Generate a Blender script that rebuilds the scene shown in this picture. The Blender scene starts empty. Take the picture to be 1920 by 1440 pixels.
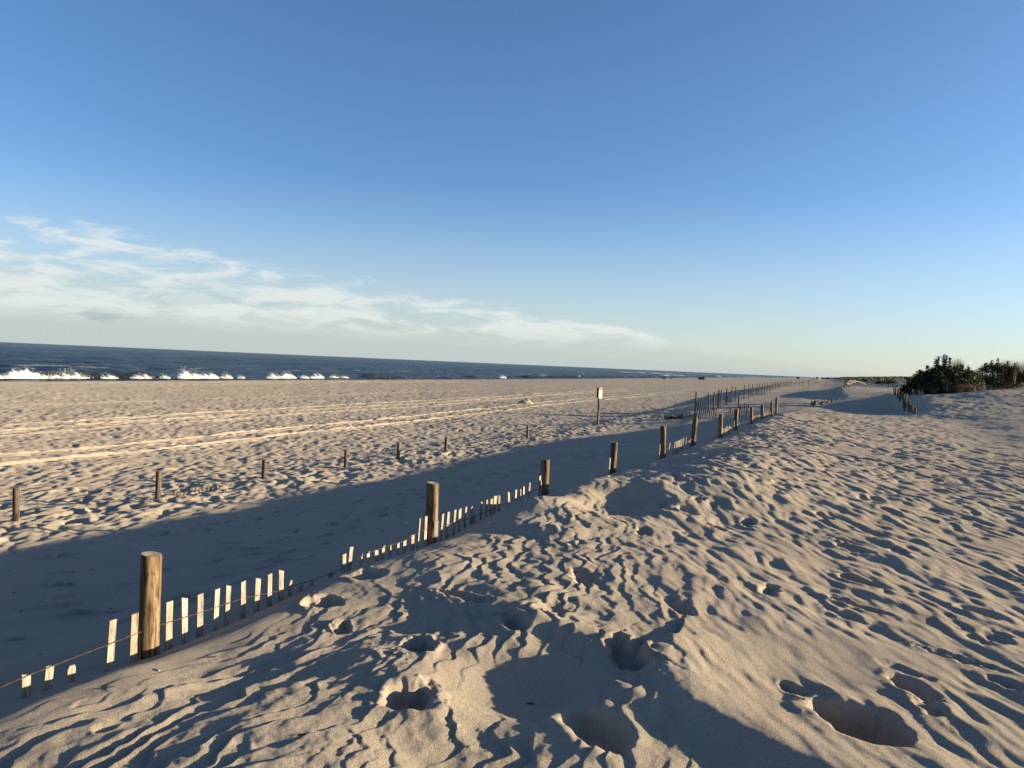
import bpy, bmesh, math, random
import numpy as np
from mathutils import Vector, Matrix, Quaternion

# ------------------------------------------------------------------ camera, sky, sun, exposure
scene = bpy.context.scene
COL = scene.collection
R = math.radians
CAM_Z = 3.0
PITCH, ROLL = R(1.505), R(2.48)
cam_data = bpy.data.cameras.new('camera')
cam = bpy.data.objects.new('camera', cam_data)
COL.objects.link(cam)
cam_data.sensor_width = 36.0
cam_data.lens = 1420 / 1920 * 36.0
cam_data.clip_start = 0.05
cam_data.clip_end = 60000
fw = Vector((0, math.cos(PITCH), -math.sin(PITCH)))
up0 = Vector((0, math.sin(PITCH), math.cos(PITCH)))
rt0 = Vector((1, 0, 0))
rt = math.cos(ROLL) * rt0 + math.sin(ROLL) * up0
up = -math.sin(ROLL) * rt0 + math.cos(ROLL) * up0
cam.matrix_world = Matrix(((rt.x, up.x, -fw.x, 0), (rt.y, up.y, -fw.y, 0), (rt.z, up.z, -fw.z, CAM_Z), (0, 0, 0, 1)))
scene.camera = cam

SUN_AZ, SUN_EL = R(87.0), R(9.2)
world = bpy.data.worlds.new('World')
scene.world = world
world.use_nodes = True


def build_world():
    nt = world.node_tree
    N, L = nt.nodes, nt.links
    N.clear()
    out = N.new('ShaderNodeOutputWorld')
    bg = N.new('ShaderNodeBackground')
    bg.inputs['Strength'].default_value = 0.070
    sky = N.new('ShaderNodeTexSky')
    sky.sky_type = 'NISHITA'
    sky.sun_disc = False
    sky.sun_elevation = SUN_EL
    sky.sun_rotation = SUN_AZ
    sky.altitude = 0
    sky.air_density = 0.8
    sky.dust_density = 0.8
    sky.ozone_density = 3.6
    tc = N.new('ShaderNodeTexCoord')
    sep = N.new('ShaderNodeSeparateXYZ')
    L.new(tc.outputs['Generated'], sep.inputs[0])

    def mt(op, a, b=None, c=None, clamp=False):
        n = N.new('ShaderNodeMath')
        n.operation = op
        n.use_clamp = clamp
        for i, val in enumerate((a, b, c)):
            if val is None:
                continue
            if isinstance(val, (int, float)):
                n.inputs[i].default_value = val
            else:
                L.new(val, n.inputs[i])
        return n.outputs[0]

    def smooth(x, a, b):
        n = N.new('ShaderNodeMapRange')
        n.interpolation_type = 'SMOOTHSTEP'
        L.new(x, n.inputs[0])
        n.inputs[1].default_value, n.inputs[2].default_value = a, b
        return n.outputs[0]
    z = mt('MAXIMUM', sep.outputs[2], 0.004)
    lowfade = smooth(sep.outputs[2], 0.018, 0.05)
    a = R(28)
    px = mt('DIVIDE', sep.outputs[0], z)
    py = mt('DIVIDE', sep.outputs[1], z)
    uc = mt('SUBTRACT', mt('MULTIPLY', py, math.sin(a)), mt('MULTIPLY', px, math.cos(a)))   # seaward distance / height
    vc = mt('ADD', mt('MULTIPLY', py, math.cos(a)), mt('MULTIPLY', px, math.sin(a)))
    comb = N.new('ShaderNodeMapping')                    # billows about three times as wide as high
    L.new(tc.outputs['Generated'], comb.inputs[0])
    comb.inputs['Rotation'].default_value = (0, R(3), 0)
    comb.inputs['Scale'].default_value = (1, 1, 4.6)

    def noise(scale, detail, rough, dist, w):
        n = N.new('ShaderNodeTexNoise')
        n.noise_dimensions = '3D'
        cc = N.new('ShaderNodeVectorMath')
        cc.operation = 'ADD'
        L.new(comb.outputs[0], cc.inputs[0])
        cc.inputs[1].default_value = (w * 3.1, w * 1.7, w)
        L.new(cc.outputs[0], n.inputs['Vector'])
        n.inputs['Scale'].default_value = scale
        n.inputs['Detail'].default_value = detail
        n.inputs['Roughness'].default_value = rough
        n.inputs['Distortion'].default_value = dist
        return n.outputs[0]
    big = noise(5.0, 3, 0.5, 0.2, 2.0)
    fine = noise(13.0, 8, 0.58, 0.5, 5.0)
    edge = mt('ADD', uc, mt('MULTIPLY', mt('MULTIPLY', mt('SUBTRACT', big, 0.5), 2.6), lowfade))
    edge = mt('ADD', edge, mt('MULTIPLY', mt('MULTIPLY', mt('SUBTRACT', fine, 0.5), 4.2), lowfade))
    bank = smooth(edge, 6.3, 7.5)
    tex = smooth(fine, 0.38, 0.60)
    veil = smooth(edge, 6.0, 13.0)
    near = smooth(uc, 40.0, 16.0)                          # filaments dissolve into the veil far out
    m1 = mt('MULTIPLY', mt('MULTIPLY', mt('MULTIPLY', bank, tex), lowfade), mt('ADD', mt('MULTIPLY', near, 0.66), 0.06))
    low = smooth(uc, 12.0, 42.0)
    m2 = mt('MULTIPLY', veil, mt('ADD', mt('MULTIPLY', low, 0.42), 0.40))
    mixv = N.new('ShaderNodeMixRGB')
    L.new(m2, mixv.inputs[0])
    hz = N.new('ShaderNodeMixRGB')                       # pale sea haze all round the horizon
    L.new(mt('MULTIPLY', smooth(sep.outputs[2], 0.24, -0.03), 0.62), hz.inputs[0])
    L.new(sky.outputs[0], hz.inputs[1])
    hz.inputs[2].default_value = (3.4, 3.55, 3.15, 1)
    L.new(hz.outputs[0], mixv.inputs[1])
    mixv.inputs[2].default_value = (2.25, 2.55, 2.50, 1)
    mix = N.new('ShaderNodeMixRGB')
    L.new(m1, mix.inputs[0])
    L.new(mixv.outputs[0], mix.inputs[1])
    mix.inputs[2].default_value = (3.6, 3.75, 3.6, 1)
    # a few small grey cloudlets low over the sea
    gr = noise(9.0, 4, 0.55, 0.2, 11.0)
    g = mt('MULTIPLY', smooth(gr, 0.62, 0.70), mt('MULTIPLY', smooth(uc, 13.0, 18.0), smooth(uc, 34.0, 24.0)))
    mix2 = N.new('ShaderNodeMixRGB')
    L.new(mt('MULTIPLY', g, 0.45), mix2.inputs[0])
    L.new(mix.outputs[0], mix2.inputs[1])
    mix2.inputs[2].default_value = (1.5, 1.8, 2.05, 1)
    L.new(mix2.outputs[0], bg.inputs[0])
    L.new(bg.outputs[0], out.inputs[0])


build_world()
sun_data = bpy.data.lights.new('sun', 'SUN')
sun_data.energy = 5.0
sun_data.angle = R(0.5)
sun_data.color = (1.0, 0.83, 0.555)
sun = bpy.data.objects.new('sun', sun_data)
COL.objects.link(sun)
SD = Vector((math.sin(SUN_AZ) * math.cos(SUN_EL), math.cos(SUN_AZ) * math.cos(SUN_EL), math.sin(SUN_EL)))
sun.rotation_euler = SD.to_track_quat('Z', 'Y').to_euler()
sun.location = (60, 0, 30)
vs = scene.view_settings
vs.view_transform = 'Standard'
vs.look = 'None'
vs.gamma = 1
vs.exposure = 1.74
vs.use_curve_mapping = False
scene.cycles.use_denoising = True
scene.cycles.max_bounces = 6

rnd = random.Random(7)
rng = np.random.default_rng(11)

# ------------------------------------------------------------------ coast coordinates
COAST = R(22.5)                                    # the shore runs this many degrees east of the view axis
DV = np.array([math.sin(COAST), math.cos(COAST)])  # along the shore
DN = np.array([math.cos(COAST), -math.sin(COAST)])  # inland


def XY(u, v):
    return (u * DN[0] + v * DV[0], u * DN[1] + v * DV[1])


def UV(x, y):
    return x * DN[0] + y * DN[1], x * DV[0] + y * DV[1]


# ------------------------------------------------------------------ noise
def _hash(ix, iy, seed):
    h = (ix.astype(np.int64) * 374761393 + iy.astype(np.int64) * 668265263 + seed * 1442695041) & 0xFFFFFFFF
    h = ((h ^ (h >> 13)) * 1274126177) & 0xFFFFFFFF
    return (h ^ (h >> 16)) & 0xFFFFFFFF


def perlin(x, y, seed=0):
    x = np.asarray(x, dtype=np.float64)
    y = np.asarray(y, dtype=np.float64)
    x0 = np.floor(x)
    y0 = np.floor(y)
    fx, fy = x - x0, y - y0
    ix, iy = x0.astype(np.int64), y0.astype(np.int64)
    sx = fx * fx * fx * (fx * (fx * 6 - 15) + 10)
    sy = fy * fy * fy * (fy * (fy * 6 - 15) + 10)
    tab = np.arange(64) / 64 * 2 * np.pi
    ct, st = np.cos(tab), np.sin(tab)

    def g(dx, dy):
        k = _hash(ix + dx, iy + dy, seed) & 63
        return ct[k] * (fx - dx) + st[k] * (fy - dy)
    a = g(0, 0)
    a += (g(1, 0) - a) * sx
    b = g(0, 1)
    b += (g(1, 1) - b) * sx
    return (a + (b - a) * sy) * 1.5


def lean_noise(s, t, ls, lt, seed, k=.2):
    """noise whose crests lean towards -s: a steep lee face and a long gentle windward one"""
    a, b = s / ls, t / lt
    n = perlin(a, b, seed)
    n = perlin(a + k * n, b, seed)
    return perlin(a + k * n, b, seed)


def sstep(x, a, b):
    t = np.clip((x - a) / (b - a), 0, 1)
    return t * t * (3 - 2 * t)


def pchip(xk, yk, x):
    xk, yk = np.asarray(xk, float), np.asarray(yk, float)   # yk (n, ...) along axis 0
    h = np.diff(xk)
    sh = (-1,) + (1,) * (yk.ndim - 1)
    d = np.diff(yk, axis=0) / h.reshape(sh)
    m = np.zeros_like(yk)
    w1 = (2 * h[1:] + h[:-1]).reshape(sh)
    w2 = (h[1:] + 2 * h[:-1]).reshape(sh)
    with np.errstate(divide='ignore', invalid='ignore'):
        mm = (w1 + w2) / (w1 / d[:-1] + w2 / d[1:])
    m[1:-1] = np.where(d[:-1] * d[1:] > 0, np.nan_to_num(mm), 0)
    x = np.clip(x, xk[0], xk[-1])
    i = np.clip(np.searchsorted(xk, x) - 1, 0, len(xk) - 2)
    t = ((x - xk[i]) / h[i]).reshape(sh)
    hh = h[i].reshape(sh)
    return ((2 * t**3 - 3 * t**2 + 1) * yk[i] + (t**3 - 2 * t**2 + t) * hh * m[i]
            + (-2 * t**3 + 3 * t**2) * yk[i + 1] + (t**3 - t**2) * hh * m[i + 1])


# ------------------------------------------------------------------ terrain shape
FV = np.array([-3, 1, 3.2, 6.2, 9.2, 12.2, 15.2, 18.2, 21.2, 24.2, 27.2, 30.2, 33.2, 36.2, 60])
FU = np.array([-3.65, -3.6, -3.55, -3.35, -3.35, -3.2, -3.0, -2.9, -2.6, -2.5, -2.4, -2.2, -2.1, -2.0, -2.0])
ZFV = [-8, 1, 2.5, 3.2, 4, 4.5, 5, 5.5, 6.2, 6.6, 7.1, 7.4, 8.1, 8.6, 9.2, 10, 11.3, 12.2, 13.5, 15.2, 16, 17, 18.2, 19.2, 20.5, 22.3,
       23.5, 25, 27.2, 28.5, 29.7, 31.4, 33, 36, 41]
ZF = [1.25, 1.24, 1.25, 1.2, 1.23, 1.27, 1.295, 1.28, 1.27, 1.257, 1.31, 1.325, 1.32, 1.295, 1.28, 1.245, 1.19, 1.18, 1.165, 1.16, 1.19,
      1.2, 1.22, 1.19, 1.185, 1.18, 1.24, 1.245, 1.23, 1.285, 1.3, 1.28, 1.27, 1.18, 1.12]


def fence_u(v):
    return np.interp(v, FV, FU)


def make_table():
    W = [-90, -72, -60, -56.5, -54, -30, -12, -9.6, -8.8, -7.5, -5.5, -4.4, -3.5, -2.2, -1.0, 0, 0.35, 0.8, 2, 3.6, 5, 6.2, 6.9, 9, 12, 16, 20, 32, 60]
    Z = 'z'
    near = [-4.5, -2.6, -0.75, -0.02, 0, -.15, -.14, -.03, 0.0, 0.02, 0.04, 0.08, .17, .52, 0.97, Z, .13, .175, 1.46, 1.41, 1.375, 1.34, 1.33, 1.30, 1.27, 1.28, 1.32, 1.5, 2.0]
    rows = {}
    for v in ZFV[:-1]:
        r = list(near)
        zf = float(np.interp(v, ZFV, ZF))
        r[15], r[16], r[17] = zf, zf + .155, zf + .215
        lift = float(np.interp(v, [1, 5, 7, 9, 10, 14, 15.2, 18, 20, 28, 36], [-.05, -.05, 0, .04, .12, .13, .05, .03, .06, .05, 0]))
        far_lift = float(np.interp(v, [8, 10, 14, 17, 24, 34], [0, .20, .20, .06, .06, 0]))
        r[16] += lift * .5
        r[17] += min(lift, .05) + far_lift * .2
        r[18] += far_lift
        r[19] += far_lift * .3
        k = min(max((v - 8) / 22, 0), 1)              # the dune top settles a little with distance
        for i in (18, 19, 20, 21, 22):
            r[i] -= .03 * k
        if v > 18:
            t = min((v - 18) / 18, 1)
            for i, zz in ((23, 1.52), (24, 1.7), (25, 1.85), (26, 2.0), (27, 2.2), (28, 2.6)):
                r[i] += (zz - r[i]) * t
        if v > 30:
            t = (v - 30) / 11
            for i, zz in ((8, .1), (9, .1), (10, .3), (11, .5), (12, .58), (13, .75), (14, .95)):
                r[i] += (zz - r[i]) * t * .8
        rows[v] = r
    b = near[:8]
    rows[43] = b + [.12, .2, .42, .58, .66, .8, .98, 1.10, 1.14, 1.18, 1.2, 1.16, 1.22, 1.38, 1.48, 1.66, 1.78, 1.82, 1.80, 1.7, 1.7]
    rows[48] = b + [.12, .25, .55, .68, .75, .86, 1.0, 1.10, 1.12, 1.14, 1.10, 1.00, 1.00, 1.22, 1.80, 2.02, 2.22, 2.28, 2.2, 2.1, 2.1]
    rows[56] = b + [.15, .3, .65, .78, .84, .92, 1.02, 1.10, 1.11, 1.12, 1.08, 1.00, 1.00, 1.24, 2.02, 2.32, 2.66, 2.85, 2.85, 2.7, 2.6]
    rows[62] = b + [.18, .35, .7, .82, .87, .95, 1.03, 1.10, 1.11, 1.12, 1.12, 1.20, 1.36, 1.62, 1.90, 2.3, 2.55, 2.9, 3.1, 3.1, 3.0]
    rows[70] = b + [.2, .4, .78, .88, .92, .98, 1.05, 1.11, 1.12, 1.14, 1.30, 1.62, 1.72, 1.80, 1.88, 2.1, 2.4, 2.7, 2.9, 3.0, 3.0]
    rows[78] = b + [.3, .5, .86, .96, 1.0, 1.04, 1.08, 1.12, 1.13, 1.16, 1.50, 2.02, 2.04, 2.03, 2.02, 2.05, 2.15, 2.4, 2.6, 2.8, 2.9]
    rows[92] = b + [.4, .65, 1.0, 1.08, 1.1, 1.13, 1.18, 1.25, 1.28, 1.3, 1.5, 2.05, 2.15, 2.15, 2.15, 2.2, 2.3, 2.5, 2.6, 2.8, 2.9]
    rows[112] = b + [.6, .8, 1.15, 1.25, 1.25, 1.27, 1.3, 1.35, 1.36, 1.38, 1.45, 1.6, 1.7, 1.8, 1.85, 2.0, 2.4, 2.7, 2.9, 3.1, 3.2]
    rows[150] = b + [.7, .9, 1.2, 1.3, 1.3, 1.32, 1.35, 1.4, 1.41, 1.42, 1.5, 1.65, 1.8, 1.9, 2.0, 2.3, 2.8, 3.4, 3.9, 3.7, 3.4]
    f = [-4.5, -2.6, -0.75, .1, .15, .3, .6, .8, .85, .9, 1.1, 1.2, 1.25, 1.3, 1.4, 1.5, 1.52, 1.55, 1.6, 1.7, 1.8, 1.9, 2.0, 2.3, 2.8, 3.4, 3.9, 4.0, 3.6]
    rows[260] = f
    g = list(f)
    for i in range(3, 14):
        g[i] += .45
    rows[650] = g
    rows[1500] = g
    rows[3000] = [x if x < 2 else x * 1.4 for x in g]
    vs_ = sorted(rows)
    T = np.array([rows[v] for v in vs_])
    wg = np.concatenate([np.arange(-90, -12, .5), np.arange(-12, 12, .05), np.arange(12, 60.01, .5)])
    vg = np.concatenate([np.arange(-8, 150, .25), np.geomspace(150, 3000, 120)])
    Tw = pchip(W, T.T, wg).T
    Tv = pchip(vs_, Tw, vg)
    # a little smoothing across
    for _ in range(2):
        Tv[:, 1:-1] = (Tv[:, :-2] + 2 * Tv[:, 1:-1] + Tv[:, 2:]) / 4
    return wg, vg, Tv


WG, VG, TAB = make_table()


def macro(x, y):
    u, v = UV(x, y)
    w = u - fence_u(v)
    w = np.clip(w, -89.9, 59.9)
    vv = np.clip(v, -7.9, 2999)
    iw = np.clip(np.searchsorted(WG, w) - 1, 0, len(WG) - 2)
    iv = np.clip(np.searchsorted(VG, vv) - 1, 0, len(VG) - 2)
    a = (w - WG[iw]) / (WG[iw + 1] - WG[iw])
    b = (vv - VG[iv]) / (VG[iv + 1] - VG[iv])
    return (TAB[iv, iw] * (1 - a) * (1 - b) + TAB[iv, iw + 1] * a * (1 - b) + TAB[iv + 1, iw] * (1 - a) * b + TAB[iv + 1, iw + 1] * a * b)


def seg_ridge(z, x, y, pts, height, wl, wr=None):
    """ridge along a polyline: wl its width to the left of the run, wr to the right"""
    wr = wr or wl
    d2 = np.full(x.shape, 1e9)
    sg = np.zeros(x.shape)
    for (x0, y0), (x1, y1) in zip(pts[:-1], pts[1:]):
        dx, dy = x1 - x0, y1 - y0
        t = np.clip(((x - x0) * dx + (y - y0) * dy) / (dx * dx + dy * dy), 0, 1)
        q = (x - x0 - t * dx) ** 2 + (y - y0 - t * dy) ** 2
        c = np.sign(dx * (y - y0) - dy * (x - x0))
        sg = np.where(q < d2, c, sg)
        d2 = np.minimum(d2, q)
    wd = np.where(sg > 0, wl, wr)
    z += height * np.exp(-d2 / wd ** 2)


class Ground:
    """polar sheet round the camera's standing place, fine where it is near"""

    def __init__(self):
        fine = np.arange(-39, 39.001, 0.104)
        rgt = [39]
        st = .16
        while rgt[-1] < 178:
            st = min(st * 1.07, 5)
            rgt.append(rgt[-1] + st)
        rgt = np.array([a for a in rgt[1:] if a < 179])
        self.th = np.radians(np.concatenate([-rgt[::-1], fine, rgt]))
        r = [.004, .3, .65, 1.0]
        while r[-1] < 25000:
            q = r[-1]
            dr = .0074 * (q / 3) ** 1.1
            if q < 2.4:
                dr = .02
            if q > 120:
                dr = max(dr, q * .014)
            if q > 900:
                dr = q * .06
            r.append(q + dr)
        self.r = np.array(r)
        RR, TH = np.meshgrid(self.r, self.th, indexing='ij')
        self.x = RR * np.sin(TH)
        self.y = RR * np.cos(TH)
        self.RR = RR
        self.u, self.v = UV(self.x, self.y)
        self.w = self.u - fence_u(self.v)

    def window(self, cx, cy, rad):
        d = math.hypot(cx, cy)
        i0, i1 = np.searchsorted(self.r, [d - rad, d + rad])
        th = math.atan2(cx, cy)
        da = math.asin(min(.99, rad / max(d, rad * 1.01)))
        j0, j1 = np.searchsorted(self.th, [th - da, th + da])
        if i1 - i0 < 2 or j1 - j0 < 2:
            return None
        return slice(i0, i1), slice(j0, j1)

    def dent(self, cx, cy, ln, wd, az, depth, rim=.25, wall=.45, rimside=0.0, rimaz=0.0, rough=0.0):
        """oval print: ln along azimuth az, walls steep for small wall, rim heaped more on one side"""
        s = self.window(cx, cy, max(ln, wd) * 1.1 + .02)
        if s is None:
            return
        X, Y = self.x[s] - cx, self.y[s] - cy
        ca, sa = math.cos(az), math.sin(az)
        l = X * sa + Y * ca
        t = X * ca - Y * sa
        if rough:
            f = 1.6 / wd
            k = perlin((X + cx) * f, (Y + cy) * f, 77) + .35 * perlin((X + cx) * f * 3.3, (Y + cy) * f * 3.3, 79)
            l = l + 1.3 * rough * ln * k
            t = t + 1.3 * rough * wd * (perlin((X + cx) * f + 31, (Y + cy) * f, 78) + .35 * perlin((X + cx) * f * 3.3 + 9, (Y + cy) * f * 3.3, 80))
        q = np.sqrt((l / (ln * .5)) ** 2 + (t / (wd * .5)) ** 2)
        body = 1 - sstep(q, 1 - wall, 1.04)
        rm = np.exp(-((q - 1.18) / .22) ** 2)
        side = 1 + rimside * (X * math.sin(rimaz) + Y * math.cos(rimaz)) / np.maximum(np.hypot(X, Y), .01)
        self.z[s] += -depth * body + depth * rim * rm * side

    def build(self):
        x, y, u, v, w, RR = self.x, self.y, self.u, self.v, self.w, self.RR
        z = macro(x, y)
        near = RR < 160
        idx = np.argmax(self.r > 160)
        sl = slice(0, idx)
        X, Y, Uu, V, Wd, r_ = x[sl], y[sl], u[sl], v[sl], w[sl], RR[sl]
        zz = z[sl]
        fade = 1 / (1 + (r_ / 90) ** 2)
        dune = sstep(Wd, .25, 1.1)
        beach = (.35 * sstep(-Wd, 4.8, 6.2) + .65 * sstep(-Wd, 6.2, 8.2)) * (1 - .5 * sstep(-Uu, 40, 56))
        beach = np.maximum(beach, sstep(V, 38, 44) * sstep(-Wd, 4.6, 5.4) * .9)
        hollow = sstep(V, 44, 48) * (1 - sstep(V, 62, 70)) * sstep(Wd, -1.5, 2) * (1 - sstep(Wd, 6, 6.8))
        behind = sstep(V, 40, 50) * sstep(Wd, -4.5, -3.5)
        dune = np.maximum(dune, behind * .8) * (1 - .85 * hollow)
        # long swells
        zz += (perlin(X / 3.1, Y / 3.1, 1) * .045 + perlin(X / 1.3, Y / 1.3, 2) * .018) * sstep(Wd, .6, 2.2)
        zz += perlin(X / 7, Y / 7, 3) * .05 * beach + perlin(X / 2.2, Y / 2.2, 5) * .022 * beach
        zz += perlin(X / 11, Y / 11, 4) * .09 * sstep(Wd, 8, 14) * sstep(V, 38, 60)
        # shade-side floor: nearly smooth, faint wind streaks
        zz += perlin(Uu / .5, V / 1.6, 9) * .006 + perlin(Uu / 1.3, V / 3, 10) * .015 * (1 - dune)
        # left part of the dune top: flowing wind ripples along the shore direction
        right = sstep(X - .10 * Y, -.15, 1.1)

        def ripples(ang, seed, lam, amp_, stretch):
            s1 = X * math.cos(ang) - Y * math.sin(ang)
            t1 = X * math.sin(ang) + Y * math.cos(ang)
            warp = .17 * perlin(s1 / .6, t1 / .7, seed) + .085 * perlin(s1 / .2, t1 / .24, seed + 1) + .034 * perlin(s1 / .075, t1 / .09, seed + 2)
            p1 = ((s1 + warp) / lam) % 1.0
            saw = np.where(p1 < .2, sstep(p1, 0, .2), 1 - (p1 - .2) / .8)
            am = amp_ * (.35 + .65 * sstep(perlin(s1 / .26, t1 / (.26 * stretch), seed + 3), -.5, .25))
            return saw * am + lean_noise(s1, t1, .19, .19 * stretch, seed + 4) * .011 + lean_noise(s1, t1, .08, .08 * stretch, seed + 6) * .0052 + lean_noise(s1, t1, .5, .8, seed + 5) * .012
        cen = sstep(X + .17 * Y, -.45, .35)
        ripL = ripples(R(26), 210, .138, .018, 1.7) * (1 - cen) + ripples(R(8), 230, .140, .016, 1.3) * cen
        ripL += perlin(X / .05, Y / .05, 25) * .0014 + perlin(X / .024, Y / .024, 27) * .0011 * (r_ < 9)
        # right part: wind-worn trampled hummocks drawn out away from the viewer
        a2 = R(-4)
        s2 = X * math.cos(a2) - Y * math.sin(a2)
        t2 = X * math.sin(a2) + Y * math.cos(a2)
        w2 = .07 * perlin(X / .4, Y / .5, 31)
        humm = (lean_noise(s2 + w2, t2, .30, .62, 32, .24) * .017 + lean_noise(s2 + w2, t2, .125, .30, 33, .24) * .0155
                + lean_noise(s2 + .4 * w2, t2, .06, .16, 34) * .0062 + lean_noise(s2, t2, .75, 1.3, 36) * .016 + perlin(X / .024, Y / .024, 27) * .0009 * (r_ < 9))
        smooth_spot = 1 - .7 * sstep(perlin(X / 1.7, Y / 1.7, 37), .28, .6)
        gro = 1 + .35 * sstep(r_, 6, 16)
        tex = (ripL * (1 - right) + humm * right * smooth_spot * gro)
        # wind has swept the foreground hollow and the drift beside it smooth
        tex = tex * (1 - .85 * np.exp(-(((X - .08) / .50) ** 2 + ((Y - 3.66) / .42) ** 2) ** 2)) * (1 - .6 * np.exp(-(((X - 1.25) / .45) ** 2 + ((Y - 3.3) / .55) ** 2) ** 2))
        # the windswept apron on the far right is smoother
        apron = sstep(Wd, 5.5, 8.5) * sstep(V, 18, 26) * (1 - sstep(V, 36, 41))
        zz += tex * dune * (1 - .72 * apron) * (.35 + .65 * fade)
        # the crest by the fence is uneven, so its shadow edge is too
        zz += (perlin(V / .9, Wd / 1.5, 43) * .035 + perlin(V / .35, Wd / .8, 44) * .014) * sstep(Wd, .2, .5) * (1 - sstep(Wd, 1.6, 3)) * (r_ < 60)
        # two patches of fine regular ripples beside the fence
        for (cu, cv, su, sv) in ((-1.45, 16.0, .75, 1.9), (-1.55, 21.5, .6, 1.8), (-.2, 13.2, .5, 1.2)):
            m = np.exp(-(((Uu - cu) / su) ** 2 + ((V - cv) / sv) ** 2) ** 2)
            zz += m * .007 * np.sin(2 * np.pi * (V + .35 * Uu + .12 * perlin(X / .5, Y / .5, 41)) / .23) * (r_ < 40)
        # trampled beach
        b2 = (lean_noise(X, Y, .32, .5, 51) * .017 + lean_noise(X, Y, .16, .24, 52) * .0145 + lean_noise(X, Y, .95, 1.3, 53) * .016)
        calm = 1 - .45 * sstep(perlin(Uu / 6, V / 16, 54), .1, .5) * sstep(-Uu, 24, 34)
        self.rutm = np.zeros_like(zz)
        ruts = np.zeros_like(zz)
        for u0, d, wd, ph in ((-29.3, .085, .18, 0), (-27.6, .085, .18, 0), (-25.9, .04, .22, 1.2), (-21.2, .085, .17, 2.0), (-19.5, .08, .17, 2.0),
                              (-54.2, .06, .5, 4.0), (-51.5, .035, .4, 4.4), (-37.5, .03, .25, .5)):
            uc = u0 + .7 * np.sin(V / 27 + ph) + .25 * np.sin(V / 9 + 2 * ph)
            q = (Uu - uc) / wd
            m = np.exp(-q ** 4)
            br = .7 + .3 * sstep(perlin(V / 9 + u0, V * 0 + u0, 55), -.3, .1)
            ruts += 1.15 * br * (-d * m + .55 * d * np.exp(-((np.abs(q) - 1.5) / .45) ** 2))
            self.rutm[:] = np.maximum(self.rutm, br * np.exp(-(q / 1.0) ** 4))
        zz += (b2 * calm * (1 - .9 * self.rutm) * (.35 + .65 / (1 + (r_ / 110) ** 2)) * (1.5 + .35 * sstep(r_, 22, 40) + .9 * np.exp(-((Wd + 8.6) / 1.5) ** 2)) + ruts) * beach
        self.z = z
        self.details()
        # drop the sheet well under the sea far out, keep it under far dunes
        return z

    def details(self):
        z, x, y = self.z, self.x, self.y
        k = np.argmax(self.r > 14)
        n = slice(0, k)
        X, Y = x[n], y[n]
        Z = z[n]
        # smooth out the ground where the feature shapes are cut
        # broad wind hollow in the foreground with a heaped lip on its sunward side
        def bowl(cx, cy, rx, ry, az, depth, p=2.0):
            ca, sa = math.cos(az), math.sin(az)
            l = (X - cx) * sa + (Y - cy) * ca
            t = (X - cx) * ca - (Y - cy) * sa
            return depth * np.exp(-((l / ry) ** 2 + (t / rx) ** 2) ** (p / 2))
        Z -= bowl(.06, 3.66, .36, .38, R(-20), .115, 3.0)
        Z -= bowl(-.15, 3.02, .40, .28, R(20), .06, 3.0)
        Z -= bowl(-.62, 4.6, .30, .35, R(0), .03, 2.5)
        seg_ridge(Z, X, Y, [(.66, 4.12), (.50, 4.32), (.20, 4.50)], .06, .13, .25)
        # drawn-out drift: steep on the seaward side, long and lit on the other (run towards the viewer, so right is left)
        seg_ridge(Z, X, Y, [(.98, 4.20), (.86, 3.82), (.92, 3.46), (1.16, 3.12), (1.55, 2.72)], .078, .36, .12)
        seg_ridge(Z, X, Y, [(.62, 3.62), (.72, 3.5)], .03, .14, .08)
        Z -= bowl(1.17, 8.6, .55, .75, R(20), .16, 2.6)                # shaded scour beside the fence
        seg_ridge(Z, X, Y, [(.25, 8.0), (.62, 8.25), (.95, 8.9)], .06, .26)
        seg_ridge(Z, X, Y, [(1.75, 7.9), (1.85, 8.6), (1.8, 9.2)], .05, .3)
        seg_ridge(Z, X, Y, [(-.15, 7.35), (.2, 7.2), (.5, 6.9)], .05, .22)
        z[n] = Z
        az = COAST
        D = self.dent
        # prints that can be told apart in the foreground
        D(-.42, 3.42, .34, .25, R(-25), .105, .10, .52, .9, R(60), .10)
        D(-.36, 3.54, .20, .15, R(10), .035, .05, .8, .4, R(60), .2)
        D(-.46, 4.13, .32, .18, R(-20), .085, .12, .52, .9, R(75), .11)
        D(.08, 4.46, .26, .16, R(-30), .065, .16, .6, .9, R(-90), .12)
        D(-1.16, 4.93, .28, .22, R(40), .065, .17, .5, .95, R(-90), .14)
        D(-.96, 4.50, .20, .12, R(-15), .035, .22, .4, .8, R(-60), .2)
        D(-.24, 4.97, .42, .12, R(-62), .042, .22, .4, .7, R(-40), .10)
        D(-1.0, 5.50, .27, .22, R(60), .045, .16, .6, .5, R(-90), .16)
        D(.68, 4.04, .44, .20, R(-14), .095, .12, .50, .8, R(80), .14)
        D(.78, 4.14, .22, .13, R(30), .03, .1, .7, .5, R(80), .25)
        D(.44, 3.27, .48, .31, R(-14), .115, .08, .52, .95, R(-85), .05)
        D(1.68, 3.42, .52, .42, R(-30), .31, .03, .50, .9, R(-70), .12)
        D(1.50, 3.78, .24, .12, R(-14), .06, .05, .6, .2, R(0), .10)
        D(2.17, 3.92, .38, .21, R(-10), .07, .08, .65, .4, R(-60), .10)
        D(3.42, 5.39, .30, .19, R(-35), .06, .1, .6, .3, R(-70), .10)
        D(2.52, 5.30, .42, .10, R(-52), .05, .25, .5, .6, R(-50), .12)
        D(2.34, 5.10, .30, .18, R(-35), .045, .1, .6, .3, R(-50), .14)
        D(2.82, 6.04, .42, .18, R(-25), .07, .12, .5, .3, R(-70), .10)
        D(2.71, 4.45, .40, .11, R(-44), .042, .1, .65, .4, R(-60), .2)
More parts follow.
